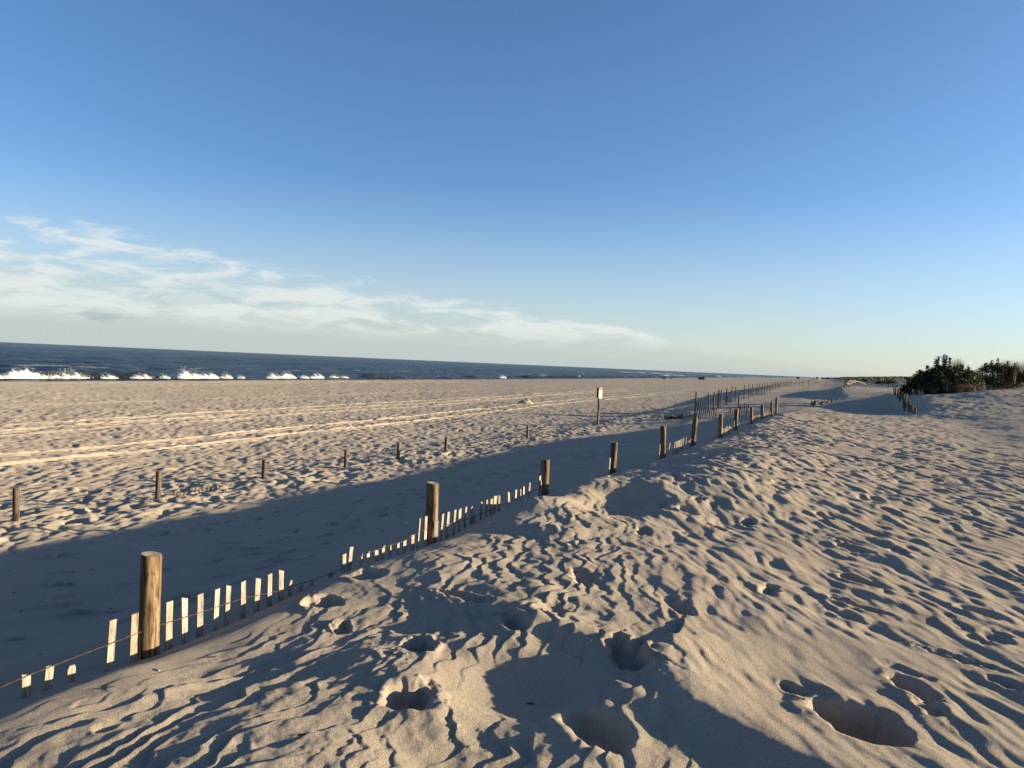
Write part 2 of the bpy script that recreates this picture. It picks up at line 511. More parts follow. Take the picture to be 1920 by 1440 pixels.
        D(2.77, 4.08, .26, .12, R(-20), .045, .1, .6, .3, R(-60), .10)
        D(1.16, 4.97, .38, .20, R(-10), .055, .05, .7, .4, R(-90), .12)
        D(.33, 4.72, .36, .24, R(5), .04, .05, .75, .4, R(-90), .12)
        # clods thrown out beside the fresh prints
        for cx, cy, sp, nn in ((-1.31, 5.02, .09, 26), (-1.22, 4.80, .09, 18), (-.58, 4.05, .06, 18), (-.20, 3.36, .07, 22), (-.52, 3.86, .10, 20), (-.19, 3.13, .05, 12), (.84, 4.02, .10, 26),
                               (.62, 4.22, .07, 16), (.70, 3.43, .06, 12), (2.36, 5.42, .06, 14), (.24, 3.62, .04, 8), (-.78, 4.30, .08, 8), (1.38, 3.62, .06, 8)):
            for _ in range(nn // 2):
                a_, b_ = cx + rng.normal(0, sp), cy + rng.normal(0, sp * 1.3)
                self.dent(a_, b_, rng.uniform(.016, .036), rng.uniform(.016, .03), rng.uniform(0, 6), -rng.uniform(.004, .010), 0, .9)
        # prints in the shade behind the fence
        for cx, cy, ln, wd, a_, d in SHADE_PRINTS:
            D(cx, cy, ln, wd, a_, d, .3, .5, .4, R(-90), .1)
        # two walked trails and stray prints across the shaded flat
        for u0_, v0_, du_, dv_, n_ in ((-5.6, 4.0, -.16, .62, 26), (-9.6, 9.0, .10, .60, 30), (-8.0, 6.0, .02, .7, 22)):
            for i_ in range(n_):
                uu, vv = u0_ + du_ * i_ + (.13 if i_ % 2 else -.13) + rng.normal(0, .06), v0_ + dv_ * i_ + rng.normal(0, .07)
                if uu - float(fence_u(vv)) > -2.6:
                    continue
                xx, yy = XY(uu, vv)
                if yy > 3 and abs(xx / yy) < .8:
                    D(xx, yy, rng.uniform(.27, .34), rng.uniform(.12, .17), COAST + rng.normal(0, .2), rng.uniform(.03, .075), .3, .45, .4, R(-90), .12)
        # worn prints over the dune top and the beach
        for _ in range(2000):
            uu, vv = rng.uniform(-2.2, 15), rng.uniform(2, 46)
            xx, yy = XY(uu, vv)
            if yy < 2 or abs(xx / yy) > .85 or uu - float(fence_u(vv)) < 1.0:
                continue
            if math.hypot(xx - .7, yy - 3.7) < 1.4:
                continue
            if 6 < uu - float(fence_u(vv)) and 20 < vv < 40 and rng.random() < .7:
                continue
            if xx < .1 * yy and vv < 9 and rng.random() < .75:
                continue
            k = rng.uniform(.85, 1.3)
            if yy < 7 and rng.random() < .5:
                continue
            D(xx, yy, .36 * k, .15 * k, R(rng.normal(-8, 20)), rng.uniform(.018, .046), .08, rng.uniform(.4, .75), .5, R(-80), .16)
        for _ in range(5200):
            vv = 5 + 85 * rng.random() ** 1.2
            uu = -11.2 - 46 * rng.random() ** 1.35
            if vv > 42 and rng.random() < .25:
                uu = rng.uniform(-12, 3)
            xx, yy = XY(uu, vv)
            if yy < 2 or abs(xx / yy) > .8:
                continue
            k = rng.uniform(.8, 1.5)
            if min(abs(uu + q_) for q_ in (29.3, 27.6, 21.2, 19.5)) < .5:
                continue
            D(xx, yy, .34 * k, .18 * k, rng.uniform(0, 3.14), rng.uniform(.015, .042), .18, rng.uniform(.5, .95), .3, R(-80), .1)


SHADE_PRINTS = []
for (px_, py_, wd_) in ((121, 1046, 1), (117, 1073, .5), (116, 1097, 1), (123, 1124, 1), (155, 1146, 1.2), (203, 1152, .8), (60, 1128, .4), (470, 1037, .7), (478, 1052, .8),
                        (440, 1022, .6), (345, 1135, .7), (372, 1152, .7), (420, 1095, .5), (455, 1120, .5), (520, 1062, .7), (575, 1080, .9), (395, 985, .6), (30, 1200, .5)):
    z_ = .02 if py_ < 1060 else (.06 if py_ < 1110 else .16)
    d_ = fw + rt * ((px_ - 960) / 1420) - up * ((py_ - 720) / 1420)
    t_ = (z_ - CAM_Z) / d_.z
    SHADE_PRINTS.append((d_.x * t_, d_.y * t_, .34 * (.6 + .4 * wd_), .15 * (.6 + .4 * wd_), R(rnd.uniform(50, 110)), .085 * wd_))


def mesh_from_grid(name, x, y, z, closed=False):
    nr, nc = x.shape
    me = bpy.data.meshes.new(name)
    co = np.stack([x, y, z], -1).reshape(-1, 3).astype(np.float32)
    i = np.arange(nr * nc, dtype=np.int32).reshape(nr, nc)
    a, b, c, d = i[:-1, :-1], i[:-1, 1:], i[1:, 1:], i[1:, :-1]
    q = np.stack([a, d, c, b], -1).reshape(-1, 4)
    if closed:
        e = np.stack([i[:-1, -1], i[1:, -1], i[1:, 0], i[:-1, 0]], -1)
        q = np.concatenate([q, e])
    nf = len(q)
    me.vertices.add(len(co))
    me.vertices.foreach_set('co', co.ravel())
    me.loops.add(nf * 4)
    me.loops.foreach_set('vertex_index', q.ravel().astype(np.int32))
    me.polygons.add(nf)
    me.polygons.foreach_set('loop_start', np.arange(0, nf * 4, 4, dtype=np.int32))
    me.polygons.foreach_set('use_smooth', np.ones(nf, dtype=bool))
    me.update(calc_edges=True)
    me.validate(verbose=False)
    return me


# ------------------------------------------------------------------ materials
def new_mat(name):
    m = bpy.data.materials.new(name)
    m.use_nodes = True
    nt = m.node_tree
    return m, nt, nt.nodes['Principled BSDF']


def set_in(b, **k):
    for a, val in k.items():
        b.inputs[a.replace('_', ' ')].default_value = val


def tex_coord(nt, scale=(1, 1, 1), kind='Object'):
    tc = nt.nodes.new('ShaderNodeTexCoord')
    mp = nt.nodes.new('ShaderNodeMapping')
    mp.inputs['Scale'].default_value = scale
    nt.links.new(tc.outputs[kind], mp.inputs['Vector'])
    return mp.outputs[0]


def nz(nt, vec, scale, detail=4, rough=.55, dist=0):
    n = nt.nodes.new('ShaderNodeTexNoise')
    nt.links.new(vec, n.inputs['Vector'])
    n.inputs['Scale'].default_value = scale
    n.inputs['Detail'].default_value = detail
    n.inputs['Roughness'].default_value = rough
    n.inputs['Distortion'].default_value = dist
    return n.outputs[0]


def ramp(nt, fac, stops):
    r = nt.nodes.new('ShaderNodeValToRGB')
    nt.links.new(fac, r.inputs[0])
    el = r.color_ramp.elements
    while len(el) < len(stops):
        el.new(.5)
    for e, (p, c) in zip(el, stops):
        e.position = p
        e.color = (*c, 1)
    return r.outputs[0]


def mixc(nt, f, a, b, mode='MIX'):
    m = nt.nodes.new('ShaderNodeMixRGB')
    m.blend_type = mode
    for i, val in enumerate((f, a, b)):
        if isinstance(val, (int, float)):
            m.inputs[i].default_value = val
        elif isinstance(val, tuple):
            m.inputs[i].default_value = (*val, 1)
        else:
            nt.links.new(val, m.inputs[i])
    return m.outputs[0]


def bump(nt, h, strength, dist, prev=None):
    b = nt.nodes.new('ShaderNodeBump')
    b.inputs['Strength'].default_value = strength
    b.inputs['Distance'].default_value = dist
    nt.links.new(h, b.inputs['Height'])
    if prev is not None:
        nt.links.new(prev, b.inputs['Normal'])
    return b.outputs[0]


def mat_sand():
    m, nt, b = new_mat('sand')
    v = tex_coord(nt)
    c = ramp(nt, nz(nt, v, 1.3, 5), [(.3, (.325, .274, .216)), (.7, (.370, .315, .250))])
    g = ramp(nt, nz(nt, v, 140, 4, .75), [(.30, (.58, .56, .54)), (.5, (1, 1, 1)), (.72, (1.2, 1.17, 1.12))])
    c = mixc(nt, .8, c, g, 'MULTIPLY')
    nt.links.new(c, b.inputs['Base Color'])
    set_in(b, Roughness=1.0)
    b.inputs['Diffuse Roughness'].default_value = 0.25
    b.inputs['Specular IOR Level'].default_value = 0.05
    n1 = bump(nt, nz(nt, v, 130, 4, .75), 1.0, .009)
    n2 = bump(nt, nz(nt, v, 45, 3, .6), .5, .008, n1)
    nt.links.new(n2, b.inputs['Normal'])
    return m


def mat_wood(name, cols, sc=(1, 1, 1), rough=.85, ring=26, bmp=.5):
    m, nt, b = new_mat(name)
    oi = nt.nodes.new('ShaderNodeObjectInfo')
    tc = nt.nodes.new('ShaderNodeTexCoord')
    ad = nt.nodes.new('ShaderNodeVectorMath')
    ad.operation = 'ADD'
    nt.links.new(tc.outputs['Object'], ad.inputs[0])
    sc_ = nt.nodes.new('ShaderNodeVectorMath')
    sc_.operation = 'SCALE'
    sc_.inputs[0].default_value = (7, 13, 5)
    nt.links.new(oi.outputs['Random'], sc_.inputs['Scale'])
    nt.links.new(sc_.outputs[0], ad.inputs[1])
    mp = nt.nodes.new('ShaderNodeMapping')
    mp.inputs['Scale'].default_value = (1, 1, .10)
    nt.links.new(ad.outputs[0], mp.inputs['Vector'])
    gr = nz(nt, mp.outputs[0], ring, 6, .62, .6)
    blot = nz(nt, ad.outputs[0], 6, 3)
    c = ramp(nt, gr, [(.36, cols[0]), (.49, cols[1]), (.63, cols[2])])
    c2 = ramp(nt, blot, [(.35, (.68, .62, .56)), (.6, (1, 1, 1))])
    c = mixc(nt, .55, c, c2, 'MULTIPLY')
    mp2 = nt.nodes.new('ShaderNodeMapping')
    mp2.inputs['Scale'].default_value = (1, 1, .09)
    nt.links.new(ad.outputs[0], mp2.inputs['Vector'])
    ck = nz(nt, mp2.outputs[0], ring * .62, 3, .6, 1.2)
    ckc = ramp(nt, ck, [(.47, (1, 1, 1)), (.495, (.22, .2, .18)), (.515, (1, 1, 1))])
    c = mixc(nt, .8, c, ckc, 'MULTIPLY')
    val = nt.nodes.new('ShaderNodeHueSaturation')
    mr = nt.nodes.new('ShaderNodeMapRange')
    mr.inputs[3].default_value, mr.inputs[4].default_value = .78, 1.12
    nt.links.new(oi.outputs['Random'], mr.inputs[0])
    nt.links.new(mr.outputs[0], val.inputs['Value'])
    nt.links.new(c, val.inputs['Color'])
    nt.links.new(val.outputs[0], b.inputs['Base Color'])
    set_in(b, Roughness=rough)
    b.inputs['Specular IOR Level'].default_value = .2
    nt.links.new(bump(nt, gr, bmp, .006), b.inputs['Normal'])
    return m


def mat_plain(name, col, rough=.7, var=.15, scale=20, metallic=0, spec=.3):
    m, nt, b = new_mat(name)
    v = tex_coord(nt)
    lo = tuple(c * (1 - var) for c in col)
    hi = tuple(min(1, c * (1 + var)) for c in col)
    nt.links.new(ramp(nt, nz(nt, v, scale), [(.3, lo), (.7, hi)]), b.inputs['Base Color'])
    set_in(b, Roughness=rough, Metallic=metallic)
    b.inputs['Specular IOR Level'].default_value = spec
    return m


def mat_leaf(name, a, b_, c_, trans=.25):
    m, nt, b = new_mat(name)
    at = nt.nodes.new('ShaderNodeAttribute')
    at.attribute_name = 'tint'
    c = ramp(nt, at.outputs['Fac'], [(.0, a), (.55, b_), (1.0, c_)])
    nt.links.new(c, b.inputs['Base Color'])
    set_in(b, Roughness=.65)
    b.inputs['Specular IOR Level'].default_value = .25
    tr = nt.nodes.new('ShaderNodeBsdfTranslucent')
    nt.links.new(c, tr.inputs[0])
    mx = nt.nodes.new('ShaderNodeMixShader')
    mx.inputs[0].default_value = trans
    nt.links.new(b.outputs[0], mx.inputs[1])
    nt.links.new(tr.outputs[0], mx.inputs[2])
    nt.links.new(mx.outputs[0], nt.nodes['Material Output'].inputs[0])
    return m


def mat_sea():
    m, nt, b = new_mat('sea_water')
    v = tex_coord(nt)
    at = nt.nodes.new('ShaderNodeAttribute')
    at.attribute_name = 'foam'
    deep = ramp(nt, nz(nt, tex_coord(nt, (.03, .008, .03)), 1.0, 4), [(.35, (.006, .013, .020)), (.65, (.012, .023, .030))])
    st = ramp(nt, nz(nt, tex_coord(nt, (.10, .035, .1)), 1.6, 6, .65), [(.32, (.35, .37, .42)), (.52, (1, 1, 1)), (.72, (1.7, 1.65, 1.6))])
    deep = mixc(nt, 1.0, deep, st, 'MULTIPLY')
    sh = nt.nodes.new('ShaderNodeAttribute')
    sh.attribute_name = 'silt'
    deep = mixc(nt, sh.outputs['Fac'], deep, (.085, .075, .045))
    fo = nz(nt, v, 1.6, 5, .7)
    add = nt.nodes.new('ShaderNodeMath')
    add.operation = 'MULTIPLY_ADD'
    nt.links.new(fo, add.inputs[0])
    add.inputs[1].default_value = .9
    add.inputs[2].default_value = -.45
    s = nt.nodes.new('ShaderNodeMath')
    s.operation = 'ADD'
    nt.links.new(add.outputs[0], s.inputs[0])
    nt.links.new(at.outputs['Fac'], s.inputs[1])
    ff = nt.nodes.new('ShaderNodeMapRange')
    ff.interpolation_type = 'SMOOTHSTEP'
    nt.links.new(s.outputs[0], ff.inputs[0])
    ff.inputs[1].default_value, ff.inputs[2].default_value = .42, .8
    fm = nt.nodes.new('ShaderNodeMath')
    fm.operation = 'MULTIPLY'
    nt.links.new(ff.outputs[0], fm.inputs[0])
    fm.inputs[1].default_value = .9
    nt.links.new(mixc(nt, fm.outputs[0], deep, (.50, .52, .53)), b.inputs['Base Color'])
    rr = nt.nodes.new('ShaderNodeMapRange')
    nt.links.new(ff.outputs[0], rr.inputs[0])
    rr.inputs[3].default_value, rr.inputs[4].default_value = .26, .9
    nt.links.new(rr.outputs[0], b.inputs['Roughness'])
    b.inputs['IOR'].default_value = 1.33
    b.inputs['Specular IOR Level'].default_value = .055
    n1 = bump(nt, nz(nt, v, .8, 5, .62, .4), 1.0, .55)
    n2 = bump(nt, nz(nt, v, 3.5, 4, .6), .8, .10, n1)
    nt.links.new(n2, b.inputs['Normal'])
    return m


M = {
    'sand': mat_sand(),
    'sea': mat_sea(),
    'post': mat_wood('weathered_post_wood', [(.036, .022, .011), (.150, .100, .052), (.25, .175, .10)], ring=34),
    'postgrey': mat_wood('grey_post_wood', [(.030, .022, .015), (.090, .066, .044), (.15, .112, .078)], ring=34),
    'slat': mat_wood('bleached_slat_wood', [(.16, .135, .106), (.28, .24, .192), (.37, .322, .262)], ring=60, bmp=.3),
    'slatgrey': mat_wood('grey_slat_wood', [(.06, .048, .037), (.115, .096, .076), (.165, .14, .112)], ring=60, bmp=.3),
    'dark': mat_wood('dark_shaded_wood', [(.02, .016, .012), (.045, .035, .027), (.08, .06, .045)], ring=50),  # shade lying on the buried stumps is darkened into this wood colour
    'endgrain': mat_plain('cut_post_end', (.20, .18, .125), .9, .3, 60),
    'rust': mat_plain('rusty_wire', (.060, .030, .017), .75, .35, 90),
    'foam': mat_plain('sea_foam', (.40, .42, .43), .9, .04, 6),
    'white': mat_plain('white_sign_paint', (.33, .31, .25), .6, .06, 30),
    'red': mat_plain('faded_red_paint', (.26, .075, .055), .6, .12, 30),
    'twig': mat_plain('dry_twig', (.42, .37, .29), .9, .3, 60),
    'weed': mat_plain('dry_seaweed', (.035, .028, .022), .9, .4, 60),
    'shell': mat_plain('broken_shell', (.72, .68, .60), .6, .1, 60),
    'shrub': mat_leaf('bayberry_leaf', (.008, .015, .005), (.026, .042, .013), (.095, .11, .040)),
    'shrub2': mat_leaf('beach_shrub_leaf', (.016, .020, .008), (.055, .060, .022), (.16, .13, .07)),
    'straw': mat_leaf('dry_grass_blade', (.05, .038, .020), (.10, .078, .045), (.18, .145, .09)),
    'marram': mat_leaf('dune_grass_blade', (.016, .024, .008), (.036, .045, .016), (.075, .075, .032)),
    'bark': mat_plain('shrub_bark', (.10, .075, .055), .9, .3, 30),
    'cloth_dark': mat_plain('dark_cloth', (.018, .020, .028), .9, .3, 30),
    'cloth_navy': mat_plain('navy_cloth', (.03, .045, .085), .9, .3, 30),
    'cloth_pale': mat_plain('pale_cloth', (.36, .36, .38), .9, .1, 30),
    'skin': mat_plain('skin', (.48, .30, .21), .6, .06, 30),
    'hair': mat_plain('hair', (.07, .045, .03), .7, .3, 60),
    'car_black': mat_plain('black_car_paint', (.014, .015, .018), .65, .1, 8, 0, .5),
    'car_silver': mat_plain('silver_car_paint', (.10, .11, .12), .6, .06, 8, 0, .3),
    'car_blue': mat_plain('dark_blue_car_paint', (.018, .026, .05), .65, .1, 8, 0, .5),
    'glass': mat_plain('car_glass', (.012, .015, .018), .55, .1, 4, 0, .5),
    'tyre': mat_plain('tyre_rubber', (.02, .02, .02), .9, .2, 30),
    'rim': mat_plain('wheel_rim', (.35, .35, .36), .4, .1, 30, .8),
    'lamp': mat_plain('car_lamp', (.5, .06, .04), .3, .1, 30),
    'lampw': mat_plain('car_headlamp', (.75, .75, .72), .2, .05, 30),
}


# ------------------------------------------------------------------ object helpers
def link(o):
    COL.objects.link(o)
    return o


def tag(o, label=None, cat=None, group=None, kind=None):
    if label:
        o['label'] = label
    if cat:
        o['category'] = cat
    if group:
        o['group'] = group
    if kind:
        o['kind'] = kind
    return o


def empty(name, loc, label, cat, group=None, rz=0):
    o = link(bpy.data.objects.new(name, None))
    o.location = loc
    o.rotation_euler = (0, 0, rz)
    o.empty_display_size = .1
    return tag(o, label, cat, group)


def obj(name, me, parent=None, loc=(0, 0, 0), rot=None):
    o = link(bpy.data.objects.new(name, me))
    o.parent = parent
    o.location = loc
    if rot is not None:
        if isinstance(rot, Quaternion):
            o.rotation_mode = 'QUATERNION'
            o.rotation_quaternion = rot
        else:
            o.rotation_euler = rot
    return o


def bm_mesh(bm, name, mats, smooth=False):
    me = bpy.data.meshes.new(name)
    bmesh.ops.recalc_face_normals(bm, faces=bm.faces)
    bm.to_mesh(me)
    bm.free()
    for m in (mats if isinstance(mats, (list, tuple)) else [mats]):
        me.materials.append(m)
    if smooth:
        me.polygons.foreach_set('use_smooth', [True] * len(me.polygons))
    return me


def add_box(bm, c, s, rot=None, mat=0):
    """box centred at c with full sizes s"""
    vv = []
    for dz in (-.5, .5):
        for dx, dy in ((-.5, -.5), (.5, -.5), (.5, .5), (-.5, .5)):
            p = Vector((dx * s[0], dy * s[1], dz * s[2]))
            if rot is not None:
                p = rot @ p
            vv.append(bm.verts.new(p + Vector(c)))
    for f in ((3, 2, 1, 0), (4, 5, 6, 7), (0, 1, 5, 4), (1, 2, 6, 5), (2, 3, 7, 6), (3, 0, 4, 7)):
        bm.faces.new([vv[i] for i in f]).material_index = mat


def add_tube(bm, pts, rad, seg=6, mat=0, caps=True):
    pts = [Vector(p) for p in pts]
    rs = rad if isinstance(rad, (list, tuple)) else [rad] * len(pts)
    rings = []
    for i, p in enumerate(pts):
        d = (pts[min(i + 1, len(pts) - 1)] - pts[max(i - 1, 0)])
        if d.length < 1e-9:
            d = Vector((0, 0, 1))
        d.normalize()
        a = d.cross(Vector((0, 0, 1)) if abs(d.z) < .9 else Vector((1, 0, 0))).normalized()
        b = d.cross(a)
        rings.append([bm.verts.new(p + rs[i] * (math.cos(2 * math.pi * k / seg) * a + math.sin(2 * math.pi * k / seg) * b)) for k in range(seg)])
    for r0, r1 in zip(rings[:-1], rings[1:]):
        for k in range(seg):
            bm.faces.new((r0[k], r0[(k + 1) % seg], r1[(k + 1) % seg], r1[k])).material_index = mat
    if caps:
        bm.faces.new(rings[0][::-1]).material_index = mat
        bm.faces.new(rings[-1]).material_index = mat


# ------------------------------------------------------------------ ground
G = Ground()
GZ = G.build()


def build_ground():
    nr, nc = G.x.shape
    me = mesh_from_grid('ground', G.x, G.y, GZ, closed=True)
    me.materials.append(M['sand'])
    o = obj('ground', me)
    tag(o, 'pale beach sand with footprints, wind ripples and dunes', None, None, 'structure')


def ground_z(x, y):
    """height of the finished sand sheet"""
    r = math.hypot(x, y)
    th = math.atan2(x, y)
    i = int(np.clip(np.searchsorted(G.r, r) - 1, 0, len(G.r) - 2))
    j = int(np.clip(np.searchsorted(G.th, th) - 1, 0, len(G.th) - 2))
    a = (r - G.r[i]) / (G.r[i + 1] - G.r[i])
    b = (th - G.th[j]) / (G.th[j + 1] - G.th[j])
    a, b = min(max(a, 0), 1), min(max(b, 0), 1)
    return float(GZ[i, j] * (1 - a) * (1 - b) + GZ[i, j + 1] * (1 - a) * b + GZ[i + 1, j] * a * (1 - b) + GZ[i + 1, j + 1] * a * b)


build_ground()


# ------------------------------------------------------------------ sea
SEA_Z = -0.9


def build_sea():
    th = np.radians(np.concatenate([np.arange(-110, -40, 1.0), np.arange(-40, 24, .16), np.arange(24, 70, 2.0)]))
    r = [40.0]
    while r[-1] < 30000:
        q = r[-1]
        r.append(q + (max(.28, .0062 * q) if q < 900 else q * .03))
    r = np.array(r)
    RR, TH = np.meshgrid(r, th, indexing='ij')
    x, y = RR * np.sin(TH), RR * np.cos(TH)
    u, v = UV(x, y)
    off = -u                                             # metres seaward of the viewer
    z = np.full(x.shape, SEA_Z)
    fade = 1 / (1 + (RR / 900) ** 2)
    # swell lines running along the shore
    ph = off + 3.5 * perlin(v / 45, off / 60, 61) + 1.2 * perlin(v / 14, off / 20, 62)
    s = np.sin(2 * np.pi * ph / 17.0)
    sw = .30 * (s + .35 * s * np.abs(s)) * (.35 + .65 * sstep(perlin(v / 60, off / 30, 63), -.4, .5))
    z = z + sw * fade * sstep(off, 76, 92)
    z += (perlin(off / 2.4, v / 6, 64) * .13 + perlin(off / 1.0, v / 2.2, 65) * .05 + perlin(off / 6, v / 15, 66) * .12) * fade
    # the breaker by the shore
    c = 81.5 + 1.4 * perlin(v / 22, v * 0, 67)
    q = off - c
    h = .15 + .75 * sstep(perlin(v / 11, v * 0 + 3.3, 68), -.35, .4)
    face = np.where(q < 0, np.exp(-(q / 1.0) ** 2), np.exp(-(q / 3.2) ** 2))
    z += h * face
    foam = np.exp(-((q + 1.6) / 1.3) ** 2) * (.05 + .35 * sstep(perlin(v / 4, v * 0 + 9, 69), -.3, .3))
    foam += .35 * np.exp(-((q + 7) / 4) ** 2)
    # streaks of old foam further out
    for o0, wd, amt, v0, v1 in ((121, 2.5, .42, 60, 260), (134, 3.5, .36, 90, 400), (112, 2.0, .26, 40, 130), (150, 4, .30, 160, 500), (97, 2, .36, 180, 420), (104, 3, .5, 250, 330)):
        m = np.exp(-((off - o0 - 4 * perlin(v / 40, v * 0 + o0, 70)) / wd) ** 2) * sstep(v, v0, v0 + 25) * (1 - sstep(v, v1 - 30, v1))
        foam += amt * m * (.6 + .8 * sstep(perlin(off / 3, v / 9, 71), -.4, .4))
    # breaking crests over the bar far down the beach
    for o0, wd, v0, v1, hh in ((160, 9, 560, 900, 1.3), (105, 5, 470, 640, 1.1), (96, 5, 700, 800, 1.0), (150, 9, 960, 1080, 1.4), (110, 7, 830, 1500, 1.2), (200, 9, 1150, 1500, 1.2), (88, 4, 330, 400, .5)):
        m = np.exp(-((off - o0 - 6 * perlin(v / 60, v * 0 + o0, 72)) / wd) ** 2) * sstep(v, v0, v0 + 40) * (1 - sstep(v, v1 - 40, v1))
        m *= .35 + .65 * sstep(perlin(v / 28, v * 0 + o0, 73), -.35, .2)
        foam += .9 * m
        z += hh * m
    silt = .35 * np.exp(-((off - 92) / 5) ** 2) * sstep(perlin(v / 16, off / 9, 74), -.2, .5) + .2 * np.exp(-((off - 84) / 5) ** 2)
    me = mesh_from_grid('sea', x, y, z)
    for nm, arr in (('foam', foam), ('silt', silt)):
        a = me.attributes.new(nm, 'FLOAT', 'POINT')
        a.data.foreach_set('value', arr.astype(np.float32).ravel())
    me.materials.append(M['sea'])
    o = obj('sea', me)
    tag(o, 'dark blue sea with low swell and foam by the shore', None, None, 'structure')


build_sea()


def build_spray():
    """thrown white water of the shore breaker"""
    bm = bmesh.new()

    def drop(p, r):
        s = [(1, 0, 0), (-1, 0, 0), (0, 1, 0), (0, -1, 0), (0, 0, 1), (0, 0, -1)]
        q = Quaternion((rnd.random() - .5, rnd.random() - .5, rnd.random() - .5, rnd.random() - .5)).normalized()
        k = (rnd.uniform(.6, 1.4), rnd.uniform(.6, 1.4), rnd.uniform(.6, 1.6))
        vv = [bm.verts.new(Vector(p) + q @ Vector((a[0] * r * k[0], a[1] * r * k[1], a[2] * r * k[2]))) for a in s]
        for f in ((0, 2, 4), (2, 1, 4), (1, 3, 4), (3, 0, 4), (2, 0, 5), (1, 2, 5), (3, 1, 5), (0, 3, 5)):
            bm.faces.new([vv[i] for i in f])

    # (photo bearing as tangent, width m, height m above the sea)
    plumes = [(-.665, 2.6, .75), (-.645, 5, 1.75), (-.625, 3.0, .9), (-.612, 1.6, 1.0), (-.596, 3.4, 1.25), (-.583, 3.6, 1.5), (-.57, 3, .75), (-.535, 3, .85), (-.49, 3.4, .9), (-.46, 1.6, .85),
              (-.433, 2.6, 2.15), (-.421, 3.6, 1.55), (-.402, 4.2, 1.25), (-.378, 2.4, 1.1), (-.36, 1.6, .8), (-.316, 3.2, 1.25), (-.298, 4.6, 1.5), (-.275, 2.4, .9), (-.258, 4, 1.25), (-.235, 3.2, .95),
              (-.222, 2.6, .8), (-.013, 4.5, 1.2), (-.69, 4, .8), (-.72, 4, 1.2)]
    for kk, (tn, wd, ht) in enumerate(plumes):
        # where that bearing meets the breaker line u = -80.5
        ht *= .85
        den = tn * DN[0] + DN[1]
        yy = -80.5 / den
        xx = tn * yy
        uu, vv = UV(xx, yy)
        # tumbling body: a ragged ridge
        nl, nh = 34, 9
        rows = []
        for i in range(nl + 1):
            a_ = (i / nl - .5) * 2
            env = max(0, 1 - abs(a_) ** 2.2)
            top = float(perlin(np.array([a_ * 3.1 + kk * 7]), np.array([kk * 1.7]), 201)[0]) * .45 + float(perlin(np.array([a_ * 9 + kk * 5]), np.array([kk * 2.3]), 202)[0]) * .35
            hh = ht * .62 * env * max(.12, .75 + top)
            row = []
            for j in range(nh + 1):
                b_ = j / nh * math.pi
                jit = 1 + .22 * float(perlin(np.array([a_ * 8 + j * .9]), np.array([j * 1.3 + kk]), 203)[0])
                px_, py_ = XY(uu + .75 * math.cos(b_) * (.3 + .7 * env) * jit - .2 * math.sin(b_), vv + a_ * wd * .55)
                row.append(bm.verts.new((px_, py_, SEA_Z + .05 + hh * math.sin(b_) * jit)))
            rows.append(row)
        for r0, r1 in zip(rows[:-1], rows[1:]):
            for j in range(nh):
                bm.faces.new((r0[j], r1[j], r1[j + 1], r0[j + 1]))
        # drops flung above it
        for _ in range(int(30 * wd * ht)):
            lv = rnd.gauss(0, wd * .24)
            k = math.exp(-(lv / (wd * .40)) ** 2)
            hz = ht * k * rnd.uniform(.35, 1.0) ** 1.2
            a, b = XY(uu + rnd.gauss(.1 - .2 * hz, .25), vv + lv)
            drop((a, b, SEA_Z + .1 + hz), rnd.uniform(.02, .06) * (1.25 - hz / max(ht, .2) * .8))
    o = obj('sea_spray', bm_mesh(bm, 'sea_spray', M['foam'], True))
    tag(o, 'white spray thrown up by the breakers along the shore', 'spray', None, 'stuff')


build_spray()


